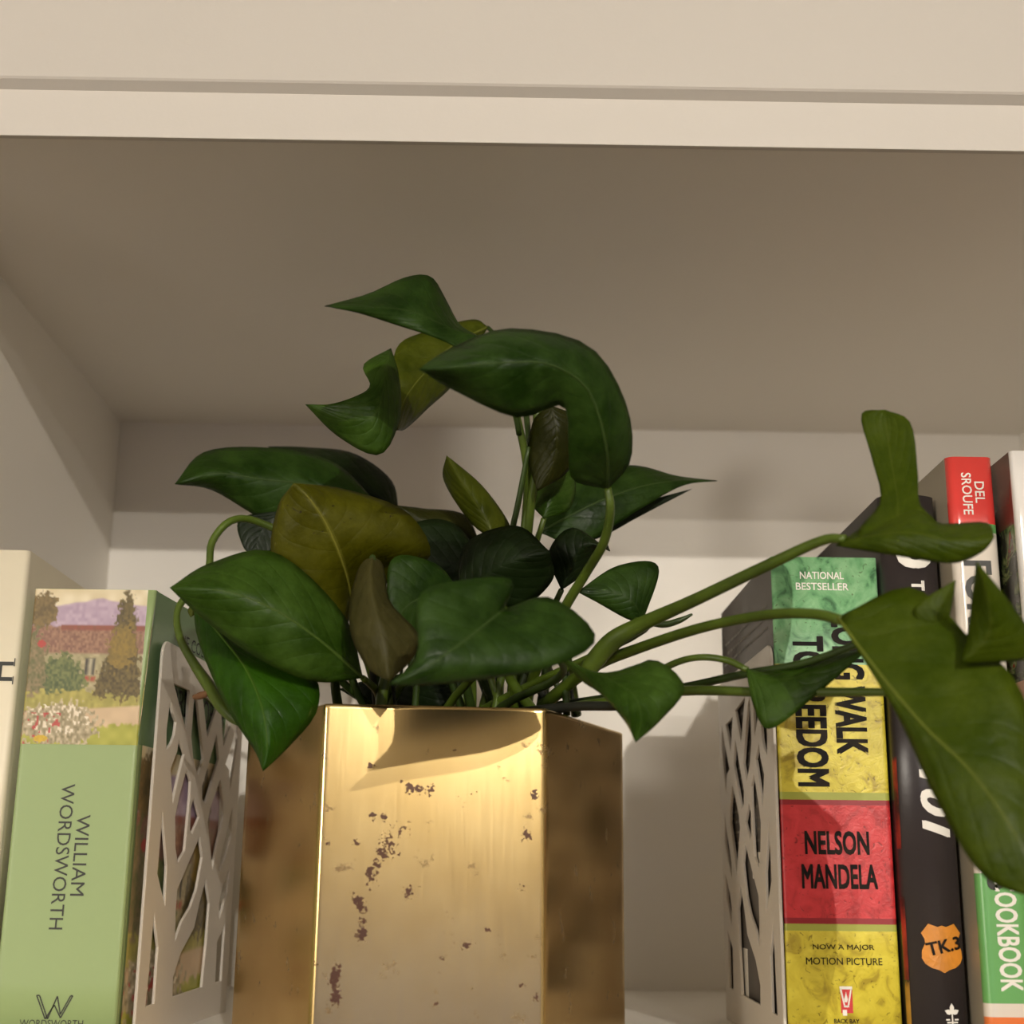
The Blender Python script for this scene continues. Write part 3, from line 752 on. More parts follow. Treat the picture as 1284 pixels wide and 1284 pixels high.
# ---------------------------------------------------------------- plant
def leaf_mat(name, top, low, vein, rough=0.40, trans=0.22, spots=False):
    m = bpy.data.materials.new(name); m.use_nodes = True; nt = m.node_tree; N_ = nt.nodes; Lk = nt.links.new
    b = N_['Principled BSDF']; b.inputs['Roughness'].default_value = rough; b.inputs['Specular IOR Level'].default_value = 0.22
    uv = N_.new('ShaderNodeUVMap'); sx = N_.new('ShaderNodeSeparateXYZ'); Lk(uv.outputs['UV'], sx.inputs[0])
    def M(op, a, b_=None, c=None):
        k = N_.new('ShaderNodeMath'); k.operation = op
        for i, q in enumerate((a, b_, c)):
            if q is None: continue
            if isinstance(q, (int, float)): k.inputs[i].default_value = q
            else: Lk(q, k.inputs[i])
        return k.outputs[0]
    au = M('ABSOLUTE', M('MULTIPLY_ADD', sx.outputs['X'], 2.0, -1.0))
    ph = M('MULTIPLY_ADD', au, -0.35, sx.outputs['Y'])
    side = M('POWER', M('ABSOLUTE', M('SINE', M('MULTIPLY', ph, 24.0))), 0.35)       # dips along the side veins
    tc = N_.new('ShaderNodeTexCoord')
    n = N_.new('ShaderNodeTexNoise'); n.inputs['Scale'].default_value = 55; n.inputs['Detail'].default_value = 6; n.inputs['Roughness'].default_value = 0.65; Lk(tc.outputs['Object'], n.inputs['Vector'])
    mx = N_.new('ShaderNodeMix'); mx.data_type = 'RGBA'; mx.inputs[6].default_value = low; mx.inputs[7].default_value = top
    mr = N_.new('ShaderNodeMapRange'); mr.inputs['From Min'].default_value = 0.36; mr.inputs['From Max'].default_value = 0.64; Lk(n.outputs['Fac'], mr.inputs['Value']); Lk(mr.outputs[0], mx.inputs[0])
    mid = M('LESS_THAN', au, 0.035)
    mv = N_.new('ShaderNodeMix'); mv.data_type = 'RGBA'; Lk(M('MULTIPLY', mid, 0.4), mv.inputs[0]); Lk(mx.outputs[2], mv.inputs[6]); mv.inputs[7].default_value = vein
    col_out = mv.outputs[2]
    if spots:
        n3 = N_.new('ShaderNodeTexNoise'); n3.inputs['Scale'].default_value = 130; n3.inputs['Detail'].default_value = 3; n3.inputs['Distortion'].default_value = 1.5; Lk(tc.outputs['Object'], n3.inputs['Vector'])
        m3 = N_.new('ShaderNodeMapRange'); m3.inputs['From Min'].default_value = 0.67; m3.inputs['From Max'].default_value = 0.72; Lk(n3.outputs['Fac'], m3.inputs['Value'])
        ms3 = N_.new('ShaderNodeMix'); ms3.data_type = 'RGBA'; Lk(m3.outputs[0], ms3.inputs[0]); Lk(col_out, ms3.inputs[6]); ms3.inputs[7].default_value = (0.02, 0.014, 0.006, 1)
        col_out = ms3.outputs[2]
    Lk(col_out, b.inputs['Base Color'])
    bp = N_.new('ShaderNodeBump'); bp.inputs['Strength'].default_value = 0.3; bp.inputs['Distance'].default_value = 0.0008; Lk(side, bp.inputs['Height'])
    nb = N_.new('ShaderNodeTexNoise'); nb.inputs['Scale'].default_value = 150; nb.inputs['Detail'].default_value = 3; Lk(tc.outputs['Object'], nb.inputs['Vector'])
    b2 = N_.new('ShaderNodeBump'); b2.inputs['Strength'].default_value = 0.5; b2.inputs['Distance'].default_value = 0.0015; Lk(nb.outputs['Fac'], b2.inputs['Height']); Lk(bp.outputs['Normal'], b2.inputs['Normal'])
    Lk(b2.outputs['Normal'], b.inputs['Normal'])
    rr2 = N_.new('ShaderNodeMapRange'); rr2.inputs['From Min'].default_value = 0.35; rr2.inputs['From Max'].default_value = 0.65; rr2.inputs['To Min'].default_value = rough-0.06; rr2.inputs['To Max'].default_value = rough+0.16; Lk(n.outputs['Fac'], rr2.inputs['Value']); Lk(rr2.outputs[0], b.inputs['Roughness'])
    tr = N_.new('ShaderNodeBsdfTranslucent'); Lk(col_out, tr.inputs['Color'])
    ms = N_.new('ShaderNodeMixShader'); ms.inputs[0].default_value = trans
    Lk(b.outputs[0], ms.inputs[1]); Lk(tr.outputs[0], ms.inputs[2]); Lk(ms.outputs[0], N_['Material Output'].inputs[0])
    MATS[name] = m
    mat(name+'_vein', vein, 0.5, spec=0.2)
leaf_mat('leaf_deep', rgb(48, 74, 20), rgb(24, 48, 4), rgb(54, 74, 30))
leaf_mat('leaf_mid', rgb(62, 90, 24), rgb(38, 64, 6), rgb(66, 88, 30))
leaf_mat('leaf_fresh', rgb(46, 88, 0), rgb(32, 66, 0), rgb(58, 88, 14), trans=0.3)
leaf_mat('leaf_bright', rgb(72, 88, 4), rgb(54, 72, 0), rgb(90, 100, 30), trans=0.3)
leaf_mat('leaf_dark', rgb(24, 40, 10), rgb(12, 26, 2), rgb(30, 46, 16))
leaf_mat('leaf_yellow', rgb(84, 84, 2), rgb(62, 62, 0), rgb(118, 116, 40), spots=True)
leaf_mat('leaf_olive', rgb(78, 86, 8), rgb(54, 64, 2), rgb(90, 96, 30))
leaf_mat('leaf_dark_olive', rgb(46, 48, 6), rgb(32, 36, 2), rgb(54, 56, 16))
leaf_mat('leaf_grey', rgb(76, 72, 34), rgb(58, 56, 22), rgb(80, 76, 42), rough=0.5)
mat('stem_green', rgb(78, 98, 24), 0.4, vary=0.35, vscale=60)
mat('stem_dark', rgb(48, 68, 18), 0.45, vary=0.4, vscale=60)
mat('stem_brown', rgb(104, 70, 40), 0.8)
mat('stem_black', rgb(28, 30, 20), 0.6)
vein_m = mat('midrib_green', rgb(112, 126, 62), 0.45)
LEAVES = [
  ('leaf_deep', [(-103,5450,17395),(-186,5420,17403),(-262,5380,17421),(-349,5330,17441),(-436,5300,17449),(-567,5200,17414),(-707,5100,17373)], [(-103,5450,17395),(-188,5550,17492),(-250,5510,17592),(-312,5460,17665),(-421,5430,17646),(-560,5330,17530),(-707,5100,17373)], [(-103,5450,17395),(-161,5420,17318),(-233,5380,17336),(-331,5330,17357),(-444,5300,17385),(-575,5200,17387),(-707,5100,17373)]),
  ('leaf_olive', [(-76,6600,17910),(-234,6500,17781),(-368,6400,17597),(-466,6300,17412),(-499,6250,17234)], [(-76,6600,17910),(-166,6578,17943),(-410,6478,17821),(-533,6378,17661),(-499,6250,17234)], [(-76,6600,17910),(-232,6565,17601),(-370,6465,17413),(-466,6365,17284),(-499,6250,17234)]),
  ('+leaf_mid', [(-536,6220,17637),(-542,6060,17483),(-547,6000,17343),(-583,5970,17210),(-721,5980,17196),(-898,6000,17273)], [(-536,6220,17637),(-646,6060,17489),(-606,6000,17370),(-667,5970,17304),(-779,5980,17267),(-898,6000,17273)], [(-536,6220,17637),(-487,6138,17465),(-472,6078,17236),(-555,6048,17049),(-749,6058,17141),(-898,6000,17273)]),
  ('leaf_deep', [(425,5300,16694),(400,5050,16792),(324,4900,16963),(176,4800,17027),(0,4750,17012),(-159,4700,16975),(-299,4650,16945)], [(425,5300,16694),(507,5180,16785),(473,5030,16963),(323,4930,17157),(28,4880,17203),(-185,4830,17100),(-299,4650,16945)], [(425,5300,16694),(281,5212,16704),(257,5062,16794),(231,4962,16926),(56,4912,16856),(-171,4862,16939),(-299,4650,16945)]),
  ('leaf_dark_olive', [(221,6000,17286),(251,6000,17163),(242,6050,17034),(168,6100,16904)], [(221,6000,17286),(143,6065,17222),(131,6115,17037),(168,6100,16904)], [(221,6000,17286),(371,6065,17225),(315,6115,17017),(168,6100,16904)]),
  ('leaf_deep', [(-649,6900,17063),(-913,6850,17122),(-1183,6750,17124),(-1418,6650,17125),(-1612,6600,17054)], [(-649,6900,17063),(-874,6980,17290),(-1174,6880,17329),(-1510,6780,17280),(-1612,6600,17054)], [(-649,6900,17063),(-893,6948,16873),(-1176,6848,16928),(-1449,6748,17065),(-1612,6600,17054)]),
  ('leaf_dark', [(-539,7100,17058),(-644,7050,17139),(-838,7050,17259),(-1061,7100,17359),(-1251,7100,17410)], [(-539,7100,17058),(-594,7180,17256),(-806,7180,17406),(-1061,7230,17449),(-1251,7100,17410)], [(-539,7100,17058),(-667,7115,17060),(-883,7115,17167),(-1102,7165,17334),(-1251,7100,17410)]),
  ('leaf_yellow', [(-633,5850,16318),(-643,5720,16406),(-671,5600,16498),(-720,5530,16599),(-784,5480,16687),(-847,5450,16742)], [(-633,5850,16318),(-666,5798,16191),(-828,5678,16259),(-945,5608,16463),(-922,5558,16668),(-847,5450,16742)], [(-633,5850,16318),(-413,5915,16482),(-298,5795,16542),(-408,5725,16699),(-671,5675,16784),(-847,5450,16742)]),
  ('leaf_mid', [(-553,5650,15976),(-720,5500,16107),(-889,5420,16210),(-1073,5370,16271),(-1295,5350,16280)], [(-553,5650,15976),(-643,5630,16236),(-923,5550,16470),(-1174,5500,16415),(-1295,5350,16280)], [(-553,5650,15976),(-738,5578,15948),(-944,5498,16021),(-1173,5448,16173),(-1295,5350,16280)]),
  ('leaf_fresh', [(-1298,5800,16310),(-1160,5700,16158),(-1025,5600,16002),(-940,5530,15844),(-904,5500,15694),(-909,5470,15583)], [(-1298,5800,16310),(-1095,5798,16159),(-779,5698,16006),(-730,5628,15842),(-834,5598,15691),(-909,5470,15583)], [(-1298,5800,16310),(-1270,5778,16170),(-1174,5678,15979),(-1069,5608,15810),(-963,5578,15669),(-909,5470,15583)]),
  ('leaf_grey', [(-509,5400,16425),(-510,5380,16404),(-509,5330,16335),(-487,5270,16218),(-449,5230,16087),(-426,5220,15985),(-410,5200,15904)], [(-509,5400,16425),(-554,5478,16422),(-576,5428,16348),(-590,5368,16220),(-568,5328,16087),(-501,5318,15968),(-410,5200,15904)], [(-509,5400,16425),(-483,5510,16430),(-461,5460,16363),(-430,5400,16238),(-310,5360,16102),(-341,5350,16006),(-410,5200,15904)]),
  ('leaf_deep', [(-165,5700,16350),(-283,5600,16318),(-381,5530,16247),(-440,5500,16133)], [(-165,5700,16350),(-270,5600,16450),(-446,5530,16438),(-440,5500,16133)], [(-165,5700,16350),(-250,5678,16176),(-343,5608,16120),(-440,5500,16133)]),
  ('leaf_deep', [(18,4950,16136),(-11,4870,16098),(-71,4780,16030),(-157,4710,15950),(-256,4670,15872),(-371,4650,15816)], [(18,4950,16136),(39,4909,16240),(-154,4819,16207),(-281,4749,16140),(-279,4709,15926),(-371,4650,15816)], [(18,4950,16136),(185,4948,16180),(344,4858,16020),(158,4788,15900),(-177,4748,15837),(-371,4650,15816)]),
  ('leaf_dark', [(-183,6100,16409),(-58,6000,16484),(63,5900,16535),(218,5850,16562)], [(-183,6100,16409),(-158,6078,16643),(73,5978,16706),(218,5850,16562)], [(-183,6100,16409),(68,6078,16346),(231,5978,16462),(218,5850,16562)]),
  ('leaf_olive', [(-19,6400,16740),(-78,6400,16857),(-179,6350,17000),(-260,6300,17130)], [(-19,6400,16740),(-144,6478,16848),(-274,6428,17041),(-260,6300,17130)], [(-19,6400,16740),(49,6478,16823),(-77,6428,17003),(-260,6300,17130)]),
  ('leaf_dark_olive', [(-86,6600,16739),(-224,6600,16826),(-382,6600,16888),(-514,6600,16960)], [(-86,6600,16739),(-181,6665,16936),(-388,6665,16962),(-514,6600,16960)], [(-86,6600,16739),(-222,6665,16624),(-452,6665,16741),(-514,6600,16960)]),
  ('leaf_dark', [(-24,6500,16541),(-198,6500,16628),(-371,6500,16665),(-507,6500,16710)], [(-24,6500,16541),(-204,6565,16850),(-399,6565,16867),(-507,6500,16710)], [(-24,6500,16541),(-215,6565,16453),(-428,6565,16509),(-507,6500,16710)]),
  ('leaf_deep', [(191,6600,16832),(442,6600,16973),(688,6680,17093),(913,6800,17164),(1122,6900,17196)], [(191,6600,16832),(296,6698,17164),(659,6778,17239),(910,6898,17218),(1122,6900,17196)], [(191,6600,16832),(395,6600,16778),(687,6680,16973),(929,6800,17139),(1122,6900,17196)]),
  ('+leaf_dark', [(232,6750,16770),(492,6750,16873),(740,6800,17014),(985,6850,17137)], [(232,6750,16770),(492,6750,16947),(749,6800,17056),(985,6850,17137)], [(232,6750,16770),(484,6750,16840),(699,6800,16971),(985,6850,17137)]),
  ('leaf_mid', [(204,6300,16827),(234,6300,16925),(285,6350,17018),(337,6400,17093)], [(204,6300,16827),(153,6365,16914),(184,6415,17039),(337,6400,17093)], [(204,6300,16827),(320,6365,16885),(361,6415,17010),(337,6400,17093)]),
  ('leaf_dark', [(278,6100,16444),(333,6050,16573),(401,6000,16632),(490,6000,16604)], [(278,6100,16444),(221,6115,16616),(327,6065,16724),(490,6000,16604)], [(278,6100,16444),(402,6115,16541),(471,6065,16648),(490,6000,16604)]),
  ('leaf_deep', [(616,5850,16262),(568,5800,16335),(481,5780,16371),(332,5780,16373)], [(616,5850,16262),(687,5865,16504),(512,5845,16504),(332,5780,16373)], [(616,5850,16262),(566,5832,16262),(446,5812,16319),(332,5780,16373)]),
  ('leaf_mid', [(232,5350,16032),(334,5250,15963),(428,5170,15910),(501,5100,15846),(521,5050,15756),(495,5000,15668)], [(232,5350,16032),(422,5315,15942),(586,5235,16003),(696,5165,15889),(599,5115,15761),(495,5000,15668)], [(232,5350,16032),(315,5289,15931),(377,5209,15873),(425,5139,15814),(473,5089,15742),(495,5000,15668)]),
  ('leaf_mid', [(962,5350,15991),(1013,5300,15945),(1110,5250,15939),(1237,5200,15976),(1394,5150,16043)], [(962,5350,15991),(1029,5378,15987),(1143,5328,15990),(1273,5278,16031),(1394,5150,16043)], [(962,5350,15991),(981,5300,15831),(1036,5250,15751),(1224,5200,15894),(1394,5150,16043)]),
  ('leaf_bright', [(1180,4750,16086),(1283,4620,15868),(1385,4500,15681),(1489,4400,15535),(1583,4320,15344),(1663,4300,15145)], [(1180,4750,16086),(1250,4685,15942),(1339,4565,15680),(1402,4465,15437),(1500,4385,15213),(1663,4300,15145)], [(1180,4750,16086),(1433,4698,16186),(1584,4578,15984),(1689,4478,15812),(1730,4398,15481),(1663,4300,15145)]),
  ('leaf_bright', [(1505,4650,15987),(1485,4620,16077),(1552,4600,16193)], [(1505,4650,15987),(1418,4646,16095),(1552,4600,16193)], [(1505,4650,15987),(1544,4646,16097),(1552,4600,16193)]),
  ('leaf_bright', [(1517,4500,15891),(1582,4420,15971),(1574,4360,16069),(1524,4300,16189)], [(1517,4500,15891),(1548,4498,16002),(1552,4438,16119),(1524,4300,16189)], [(1517,4500,15891),(1760,4446,15912),(1669,4386,16047),(1524,4300,16189)]),
  ('leaf_bright', [(1212,4850,16367),(1307,4750,16377),(1423,4660,16371),(1547,4620,16337),(1655,4600,16334),(1697,4600,16343)], [(1212,4850,16367),(1369,4854,16472),(1488,4764,16485),(1552,4724,16423),(1709,4704,16423),(1697,4600,16343)], [(1212,4850,16367),(1297,4776,16331),(1411,4686,16291),(1563,4646,16262),(1656,4626,16295),(1697,4600,16343)]),
  ('+leaf_bright', [(1375,4720,16327),(1402,4740,16402),(1432,4800,16518),(1442,4870,16652),(1446,4920,16785),(1450,4950,16921)], [(1375,4720,16327),(1279,4792,16398),(1384,4852,16537),(1380,4922,16716),(1364,4972,16908),(1450,4950,16921)], [(1375,4720,16327),(1532,4701,16400),(1497,4761,16502),(1521,4831,16648),(1522,4881,16848),(1450,4950,16921)]),
  ('leaf_olive', [(-1304,5900,16340),(-1314,5880,16301),(-1325,5880,16259)], [(-1304,5900,16340),(-1340,5893,16296),(-1325,5880,16259)], [(-1304,5900,16340),(-1299,5893,16290),(-1325,5880,16259)]),
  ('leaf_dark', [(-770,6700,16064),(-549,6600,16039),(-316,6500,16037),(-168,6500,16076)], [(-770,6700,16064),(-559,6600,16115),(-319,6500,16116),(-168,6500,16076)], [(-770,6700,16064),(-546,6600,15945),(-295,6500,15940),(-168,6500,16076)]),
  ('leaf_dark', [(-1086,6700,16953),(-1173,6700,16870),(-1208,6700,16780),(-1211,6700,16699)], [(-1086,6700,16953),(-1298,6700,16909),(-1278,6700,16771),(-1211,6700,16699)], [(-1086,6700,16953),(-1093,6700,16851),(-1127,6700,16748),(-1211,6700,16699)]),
]
STEMS = [
  ('stem_green', [(373,5850,16043),(477,5750,16157),(601,5650,16219),(773,5400,16267),(1004,5100,16343),(1177,4920,16401),(1245,4840,16389)], [40.4,43.1,32.6,26.4,23.5,19.8,16.7]),
  ('stem_green', [(202,6300,15949),(400,6000,16079),(584,5750,16128),(802,5400,16158),(998,5100,16156),(1124,4870,16119),(1196,4750,16075)], [29.0,27.7,23.2,21.8,20.6,19.6,19.2]),
  ('stem_dark', [(278,6400,15965),(538,6000,15962),(758,5700,15960),(963,5450,15981),(1173,5250,16001),(1384,5050,16066)], [18.4,17.3,18.1,17.3,16.6,14.5]),
  ('stem_green', [(234,6200,15919),(524,5850,15926),(761,5600,15934),(1036,5350,15899),(1295,5150,15877),(1475,5000,15860)], [21.4,20.2,21.0,18.5,17.8,14.4]),
  ('stem_green', [(520,5800,15950),(621,5650,15998),(721,5530,16040),(807,5450,16048),(899,5400,16029),(968,5350,15985)], [13.4,14.6,14.3,14.1,14.0,12.3]),
  ('stem_black', [(92,6200,15904),(325,5900,15900),(494,5700,15881),(572,5500,15875)], [25.0,20.4,19.7,15.8]),
  ('stem_green', [(425,5300,16698),(437,5330,16614),(420,5450,16512),(361,5650,16428),(271,5850,16296),(169,6200,16097),(113,6400,15923)], [15.3,18.4,20.4,21.2,23.6,25.0,25.8]),
  ('stem_green', [(65,6050,17262),(117,6150,17055),(120,6250,16871),(82,6400,16426),(60,6600,15944)], [17.4,19.5,18.0,18.4,22.8]),
  ('stem_green', [(164,6050,17287),(165,6150,17056),(136,6250,16833),(109,6450,16436),(106,6650,15951)], [20.9,23.0,21.6,22.3,23.0]),
  ('stem_dark', [(126,6100,17117),(82,6200,16876),(48,6300,16710),(16,6500,16367),(3,6650,15949)], [10.5,14.3,14.5,18.7,23.0]),
  ('stem_green', [(-562,6800,15959),(-716,6600,16414),(-921,6450,16693),(-1139,6350,16802),(-1251,6250,16783),(-1323,6200,16667),(-1321,6150,16525),(-1379,6100,16422),(-1422,6050,16321),(-1395,6000,16199),(-1317,5950,16077),(-1231,5900,15968),(-1157,5830,15873),(-1071,5780,15806),(-983,5750,15803)], [19.6,19.0,18.6,18.3,18.0,17.9,17.7,17.6,15.7,17.3,20.6,27.2,26.9,20.0,16.6]),
  ('stem_dark', [(-561,6700,15948),(-696,6550,16042),(-821,6450,16158),(-854,6400,16206)], [19.3,18.9,14.9,14.8]),
  ('stem_dark', [(-613,6600,15936),(-665,6550,16031),(-710,6500,16148)], [19.0,18.9,18.7]),
  ('stem_dark', [(-103,5450,17395),(-29,5650,17387),(49,5950,17304),(81,6080,17168)], [9.4,11.4,13.7,14.0]),
  ('stem_dark', [(-76,6600,17906),(22,6520,17759),(101,6300,17440),(131,6160,17136)], [11.4,13.1,14.5,14.2]),
  ('stem_brown', [(-1296,5920,15922),(-1262,5900,15927),(-1218,5880,15939)], [10.2,17.0,13.6]),
  ('stem_dark', [(577,5830,16268),(692,5800,16240),(764,5780,16255),(818,5770,16281)], [10.1,15.0,13.3,5.0]),
  ('stem_dark', [(-533,6330,15550),(-546,6432,15900),(-597,6843,16582),(-649,6900,17063)], [22.0,20.0,17.0,13.0]),
  ('stem_dark', [(60,6452,15550),(-6,6563,15900),(-269,7008,16579),(-539,7100,17058)], [22.0,20.0,17.0,13.0]),
  ('stem_green', [(-16,6628,15550),(-84,6582,15900),(-355,6400,16173),(-633,5850,16318)], [22.0,20.0,17.0,13.0]),
  ('stem_green', [(-522,6246,15550),(-525,6221,15900),(-539,6118,15984),(-553,5650,15976)], [22.0,20.0,17.0,13.0]),
  ('stem_dark', [(-554,6872,15550),(-549,6750,15900),(-530,6262,16231),(-509,5400,16425)], [22.0,20.0,17.0,13.0]),
  ('stem_green', [(-565,6499,15550),(-521,6451,15900),(-345,6259,16190),(-165,5700,16350)], [22.0,20.0,17.0,13.0]),
  ('stem_green', [(-304,6339,15550),(-234,6151,15900),(46,5400,16107),(18,4950,16136)], [22.0,20.0,17.0,13.0]),
  ('stem_green', [(43,6394,15550),(18,6402,15900),(-81,6432,16222),(-183,6100,16409)], [22.0,20.0,17.0,13.0]),
  ('stem_dark', [(-266,6455,15550),(-239,6489,15900),(-130,6625,16405),(-19,6400,16740)], [22.0,20.0,17.0,13.0]),
  ('stem_green', [(-382,6483,15550),(-349,6536,15900),(-219,6747,16404),(-86,6600,16739)], [22.0,20.0,17.0,13.0]),
  ('stem_green', [(-175,6562,15550),(-158,6595,15900),(-92,6728,16295),(-24,6500,16541)], [22.0,20.0,17.0,13.0]),
  ('stem_green', [(-122,6540,15550),(-88,6587,15900),(50,6773,16455),(191,6600,16832)], [22.0,20.0,17.0,13.0]),
  ('stem_dark', [(-381,7003,15550),(-314,7016,15900),(-44,7064,16421),(232,6750,16770)], [22.0,20.0,17.0,13.0]),
  ('stem_green', [(-48,6355,15550),(-21,6389,15900),(91,6525,16453),(204,6300,16827)], [22.0,20.0,17.0,13.0]),
  ('stem_dark', [(43,6455,15550),(69,6456,15900),(173,6460,16242),(278,6100,16444)], [22.0,20.0,17.0,13.0]),
  ('stem_green', [(-343,6796,15550),(-163,6597,15900),(556,5800,16180),(616,5850,16262)], [22.0,20.0,17.0,13.0]),
  ('stem_dark', [(-98,6504,15550),(-29,6343,15900),(248,5700,15993),(232,5350,16032)], [22.0,20.0,17.0,13.0]),
  ('stem_dark', [(-413,6603,15931),(-403,6557,16126),(-443,6510,16321)], [26.4,24.0,19.2]),
  ('stem_green', [(-541,6473,15915),(-485,6330,16149),(-406,6188,16382)], [26.4,24.0,19.2]),
  ('stem_green', [(-115,6419,15915),(-117,6351,16078),(-153,6283,16241)], [16.5,15.0,12.0]),
  ('stem_green', [(135,6930,15974),(184,6876,16230),(229,6823,16485)], [26.4,24.0,19.2]),
  ('stem_dark', [(-71,6781,15955),(-63,6716,16209),(-131,6651,16462)], [16.5,15.0,12.0]),
  ('stem_dark', [(-155,6363,15908),(-239,6257,16140),(-257,6152,16372)], [22.0,20.0,16.0]),
  ('stem_green', [(-516,6078,15872),(-487,6054,16054),(-386,6030,16236)], [26.4,24.0,19.2]),
  ('stem_black', [(-489,6594,15929),(-463,6586,16163),(-505,6577,16397)], [8.8,8.0,6.4]),
  ('stem_green', [(176,6334,15909),(63,6250,16047),(10,6165,16185)], [26.4,24.0,19.2]),
  ('stem_black', [(-551,6373,15904),(-573,6235,16111),(-615,6096,16317)], [16.5,15.0,12.0]),
  ('stem_black', [(377,6689,15951),(316,6618,16202),(189,6548,16453)], [8.8,8.0,6.4]),
  ('stem_black', [(-342,6988,15975),(-244,6913,16186),(-120,6839,16398)], [8.8,8.0,6.4]),
  ('stem_green', [(-184,6515,15924),(-145,6506,16149),(-153,6496,16373)], [22.0,20.0,16.0]),
  ('stem_dark', [(128,6363,15911),(153,6291,16150),(134,6218,16388)], [22.0,20.0,16.0]),
  ('stem_dark', [(2,6581,15934),(-82,6543,16148),(-194,6505,16361)], [26.4,24.0,19.2]),
  ('stem_dark', [(203,6647,15944),(231,6551,16179),(222,6454,16415)], [26.4,24.0,19.2]),
  ('stem_dark', [(306,6172,15892),(299,6118,16104),(319,6063,16315)], [16.5,15.0,12.0]),
  ('stem_dark', [(-516,6362,15903),(-567,6261,16135),(-604,6161,16367)], [26.4,24.0,19.2]),
  ('stem_dark', [(-30,6775,15955),(-44,6771,16157),(-3,6766,16359)], [26.4,24.0,19.2]),
  ('stem_green', [(-518,6686,15939),(-555,6652,16233),(-521,6618,16526)], [16.5,15.0,12.0]),
  ('stem_dark', [(-369,6182,15885),(-360,6125,16152),(-369,6067,16419)], [16.5,15.0,12.0]),
  ('stem_green', [(81,6374,15912),(62,6246,16049),(-15,6117,16185)], [22.0,20.0,16.0]),
  ('stem_dark', [(-112,6301,15902),(-159,6159,16093),(-173,6016,16283)], [22.0,20.0,16.0]),
  ('stem_dark', [(-282,6813,15956),(-230,6792,16209),(-194,6770,16462)], [26.4,24.0,19.2]),
  ('stem_dark', [(382,6609,15942),(265,6608,16113),(211,6608,16284)], [16.5,15.0,12.0]),
  ('stem_black', [(-23,6891,15968),(-75,6857,16211),(-93,6823,16454)], [26.4,24.0,19.2]),
  ('stem_green', [(391,6914,15976),(340,6767,16224),(289,6619,16473)], [26.4,24.0,19.2]),
  ('stem_dark', [(-415,6984,15974),(-410,6913,16236),(-345,6841,16498)], [26.4,24.0,19.2]),
  ('stem_black', [(-435,6782,15951),(-392,6741,16252),(-419,6700,16552)], [8.8,8.0,6.4]),
  ('stem_black', [(-455,6268,15894),(-472,6176,16029),(-485,6085,16164)], [8.8,8.0,6.4]),
  ('stem_dark', [(-698,6126,15875),(-709,6016,16041),(-644,5907,16207)], [22.0,20.0,16.0]),
  ('stem_black', [(41,6813,15960),(-29,6730,16254),(-130,6647,16549)], [8.8,8.0,6.4]),
  ('stem_black', [(284,6546,15934),(158,6481,16108),(21,6417,16283)], [26.4,24.0,19.2]),
  ('stem_green', [(-208,6682,15943),(-137,6613,16105),(-107,6543,16268)], [22.0,20.0,16.0]),
]

plant = empty('pothos_plant', 'trailing green pothos vine with glossy heart-shaped leaves in the brass planter', 'plant', loc=(CC.x, CC.y, 1.555))
p_off = -Vector(plant.location)
bms = bmesh.new()
si = inset(HEX, 0.006)
topz, botz = 1.562, 1.50
tv_ = [bms.verts.new((q.x, q.y, topz)) for q in si]; bv_ = [bms.verts.new((q.x, q.y, botz)) for q in si]
cv_ = bms.verts.new((CC.x, CC.y, topz+0.004))
for k in range(6):
    bms.faces.new((tv_[k], tv_[(k+1) % 6], cv_)); bms.faces.new((bv_[k], bv_[(k+1) % 6], tv_[(k+1) % 6], tv_[k]))
bms.faces.new(list(reversed(bv_)))
so = obj('soil', bms, soil_m, plant); so.location = p_off; so['kind'] = 'stuff'
V4 = lambda q: [Vector((a*1e-4, b*1e-4, c*1e-4)) for a, b, c in q]
rl = random.Random(9)
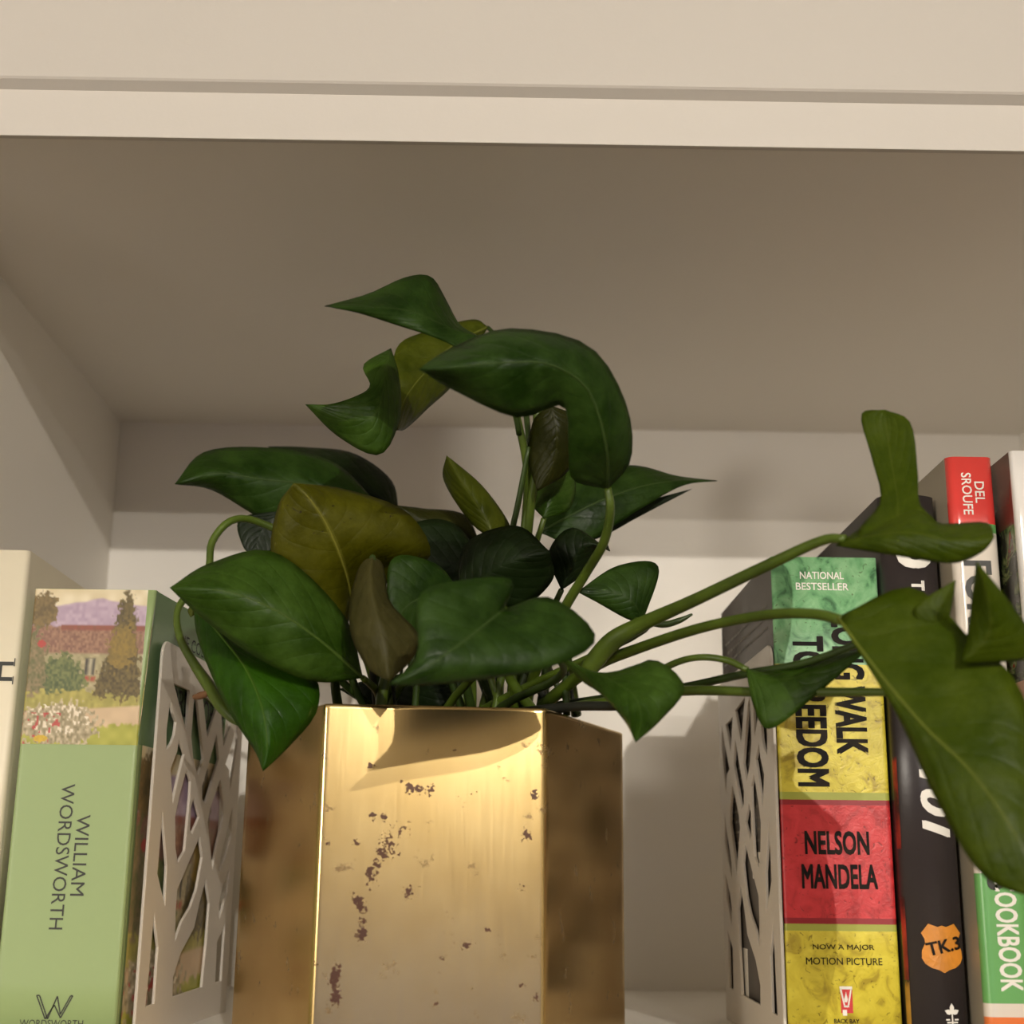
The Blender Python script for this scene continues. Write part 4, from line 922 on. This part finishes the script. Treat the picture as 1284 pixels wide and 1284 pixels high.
def leaf_patch(bm, uvl, M_, A_, B_, mi_):
    nt_, nw = 22, 6
    M0, A0, B0 = (catmull(V4(q), nt_) for q in (M_, A_, B_))
    rows = []
    wph = rl.uniform(0, 6)
    for i in range(nt_):
        t = i/(nt_-1)
        row = []
        width = (A0[i]-B0[i]).length
        for k in range(-nw, nw+1):
            s = abs(k)/nw; q = k/nw
            # smooth cross-section through both margins and the midrib, with only a slight crease at the midrib
            p = M0[i]+(B0[i]-A0[i])*(q/2)+((A0[i]+B0[i])/2-M0[i])*q*q
            lin_ = M0[i].lerp(A0[i] if k < 0 else B0[i], s)
            p = p.lerp(lin_, 0.5)
            p = p+Vector((0, -1, 0.25))*(0.05*width*s*s*(1-s)+0.016*width*s*s*math.sin(9*t+wph+(k > 0)*2))
            row.append((p, (k+nw)/(2*nw), t))
        rows.append(row)
    vs = [[bm.verts.new(q[0]) for q in row] for row in rows]
    for i in range(nt_-1):
        for k in range(2*nw):
            f = bm.faces.new((vs[i][k], vs[i][k+1], vs[i+1][k+1], vs[i+1][k])); f.smooth = True
            f.material_index = mi_
            for lp, (ii, kk) in zip(f.loops, ((i, k), (i, k+1), (i+1, k+1), (i+1, k))):
                lp[uvl].uv = (rows[ii][kk][1], rows[ii][kk][2])
i_ = 0
while i_ < len(LEAVES):
    patches = [LEAVES[i_]]; i_ += 1
    while i_ < len(LEAVES) and LEAVES[i_][0].startswith('+'):      # a folded-over piece of the same leaf
        patches.append(LEAVES[i_]); i_ += 1
    bm = bmesh.new(); uvl = bm.loops.layers.uv.new('UVMap')
    for mi_, (mname, M_, A_, B_) in enumerate(patches): leaf_patch(bm, uvl, M_, A_, B_, mi_)
    bmesh.ops.remove_doubles(bm, verts=bm.verts[:], dist=0.00003)
    bmesh.ops.recalc_face_normals(bm, faces=bm.faces[:])
    o = obj('leaf', bm, [MATS[q[0].lstrip('+')] for q in patches], plant); o.location = p_off
    M0, A0, B0 = (catmull(V4(q), 22) for q in patches[0][1:4])
    if max((p-q).length for p, q in zip(A0, B0)) > 0.034 and 'dark' not in patches[0][0]:
        bmv = bmesh.new(); add_tube(bmv, M0[:19], [0.00075*(1-k/24) for k in range(19)], 6)
        for f in bmv.faces: f.smooth = True
        obj('midrib', bmv, MATS[patches[0][0]+'_vein'], o)
    sol = o.modifiers.new('thickness', 'SOLIDIFY'); sol.thickness = 0.0004; sol.offset = 0
for mname, pts, rad in STEMS:
    n_s = max(8, 4*len(pts))
    pp = catmull(V4(pts), n_s); rr_ = [r*1e-4 for r in lerp_list(rad, n_s)]
    bm = bmesh.new(); add_tube(bm, pp, rr_, 8)
    for f in bm.faces: f.smooth = True
    o = obj('stem', bm, MATS[mname], plant); o.location = p_off
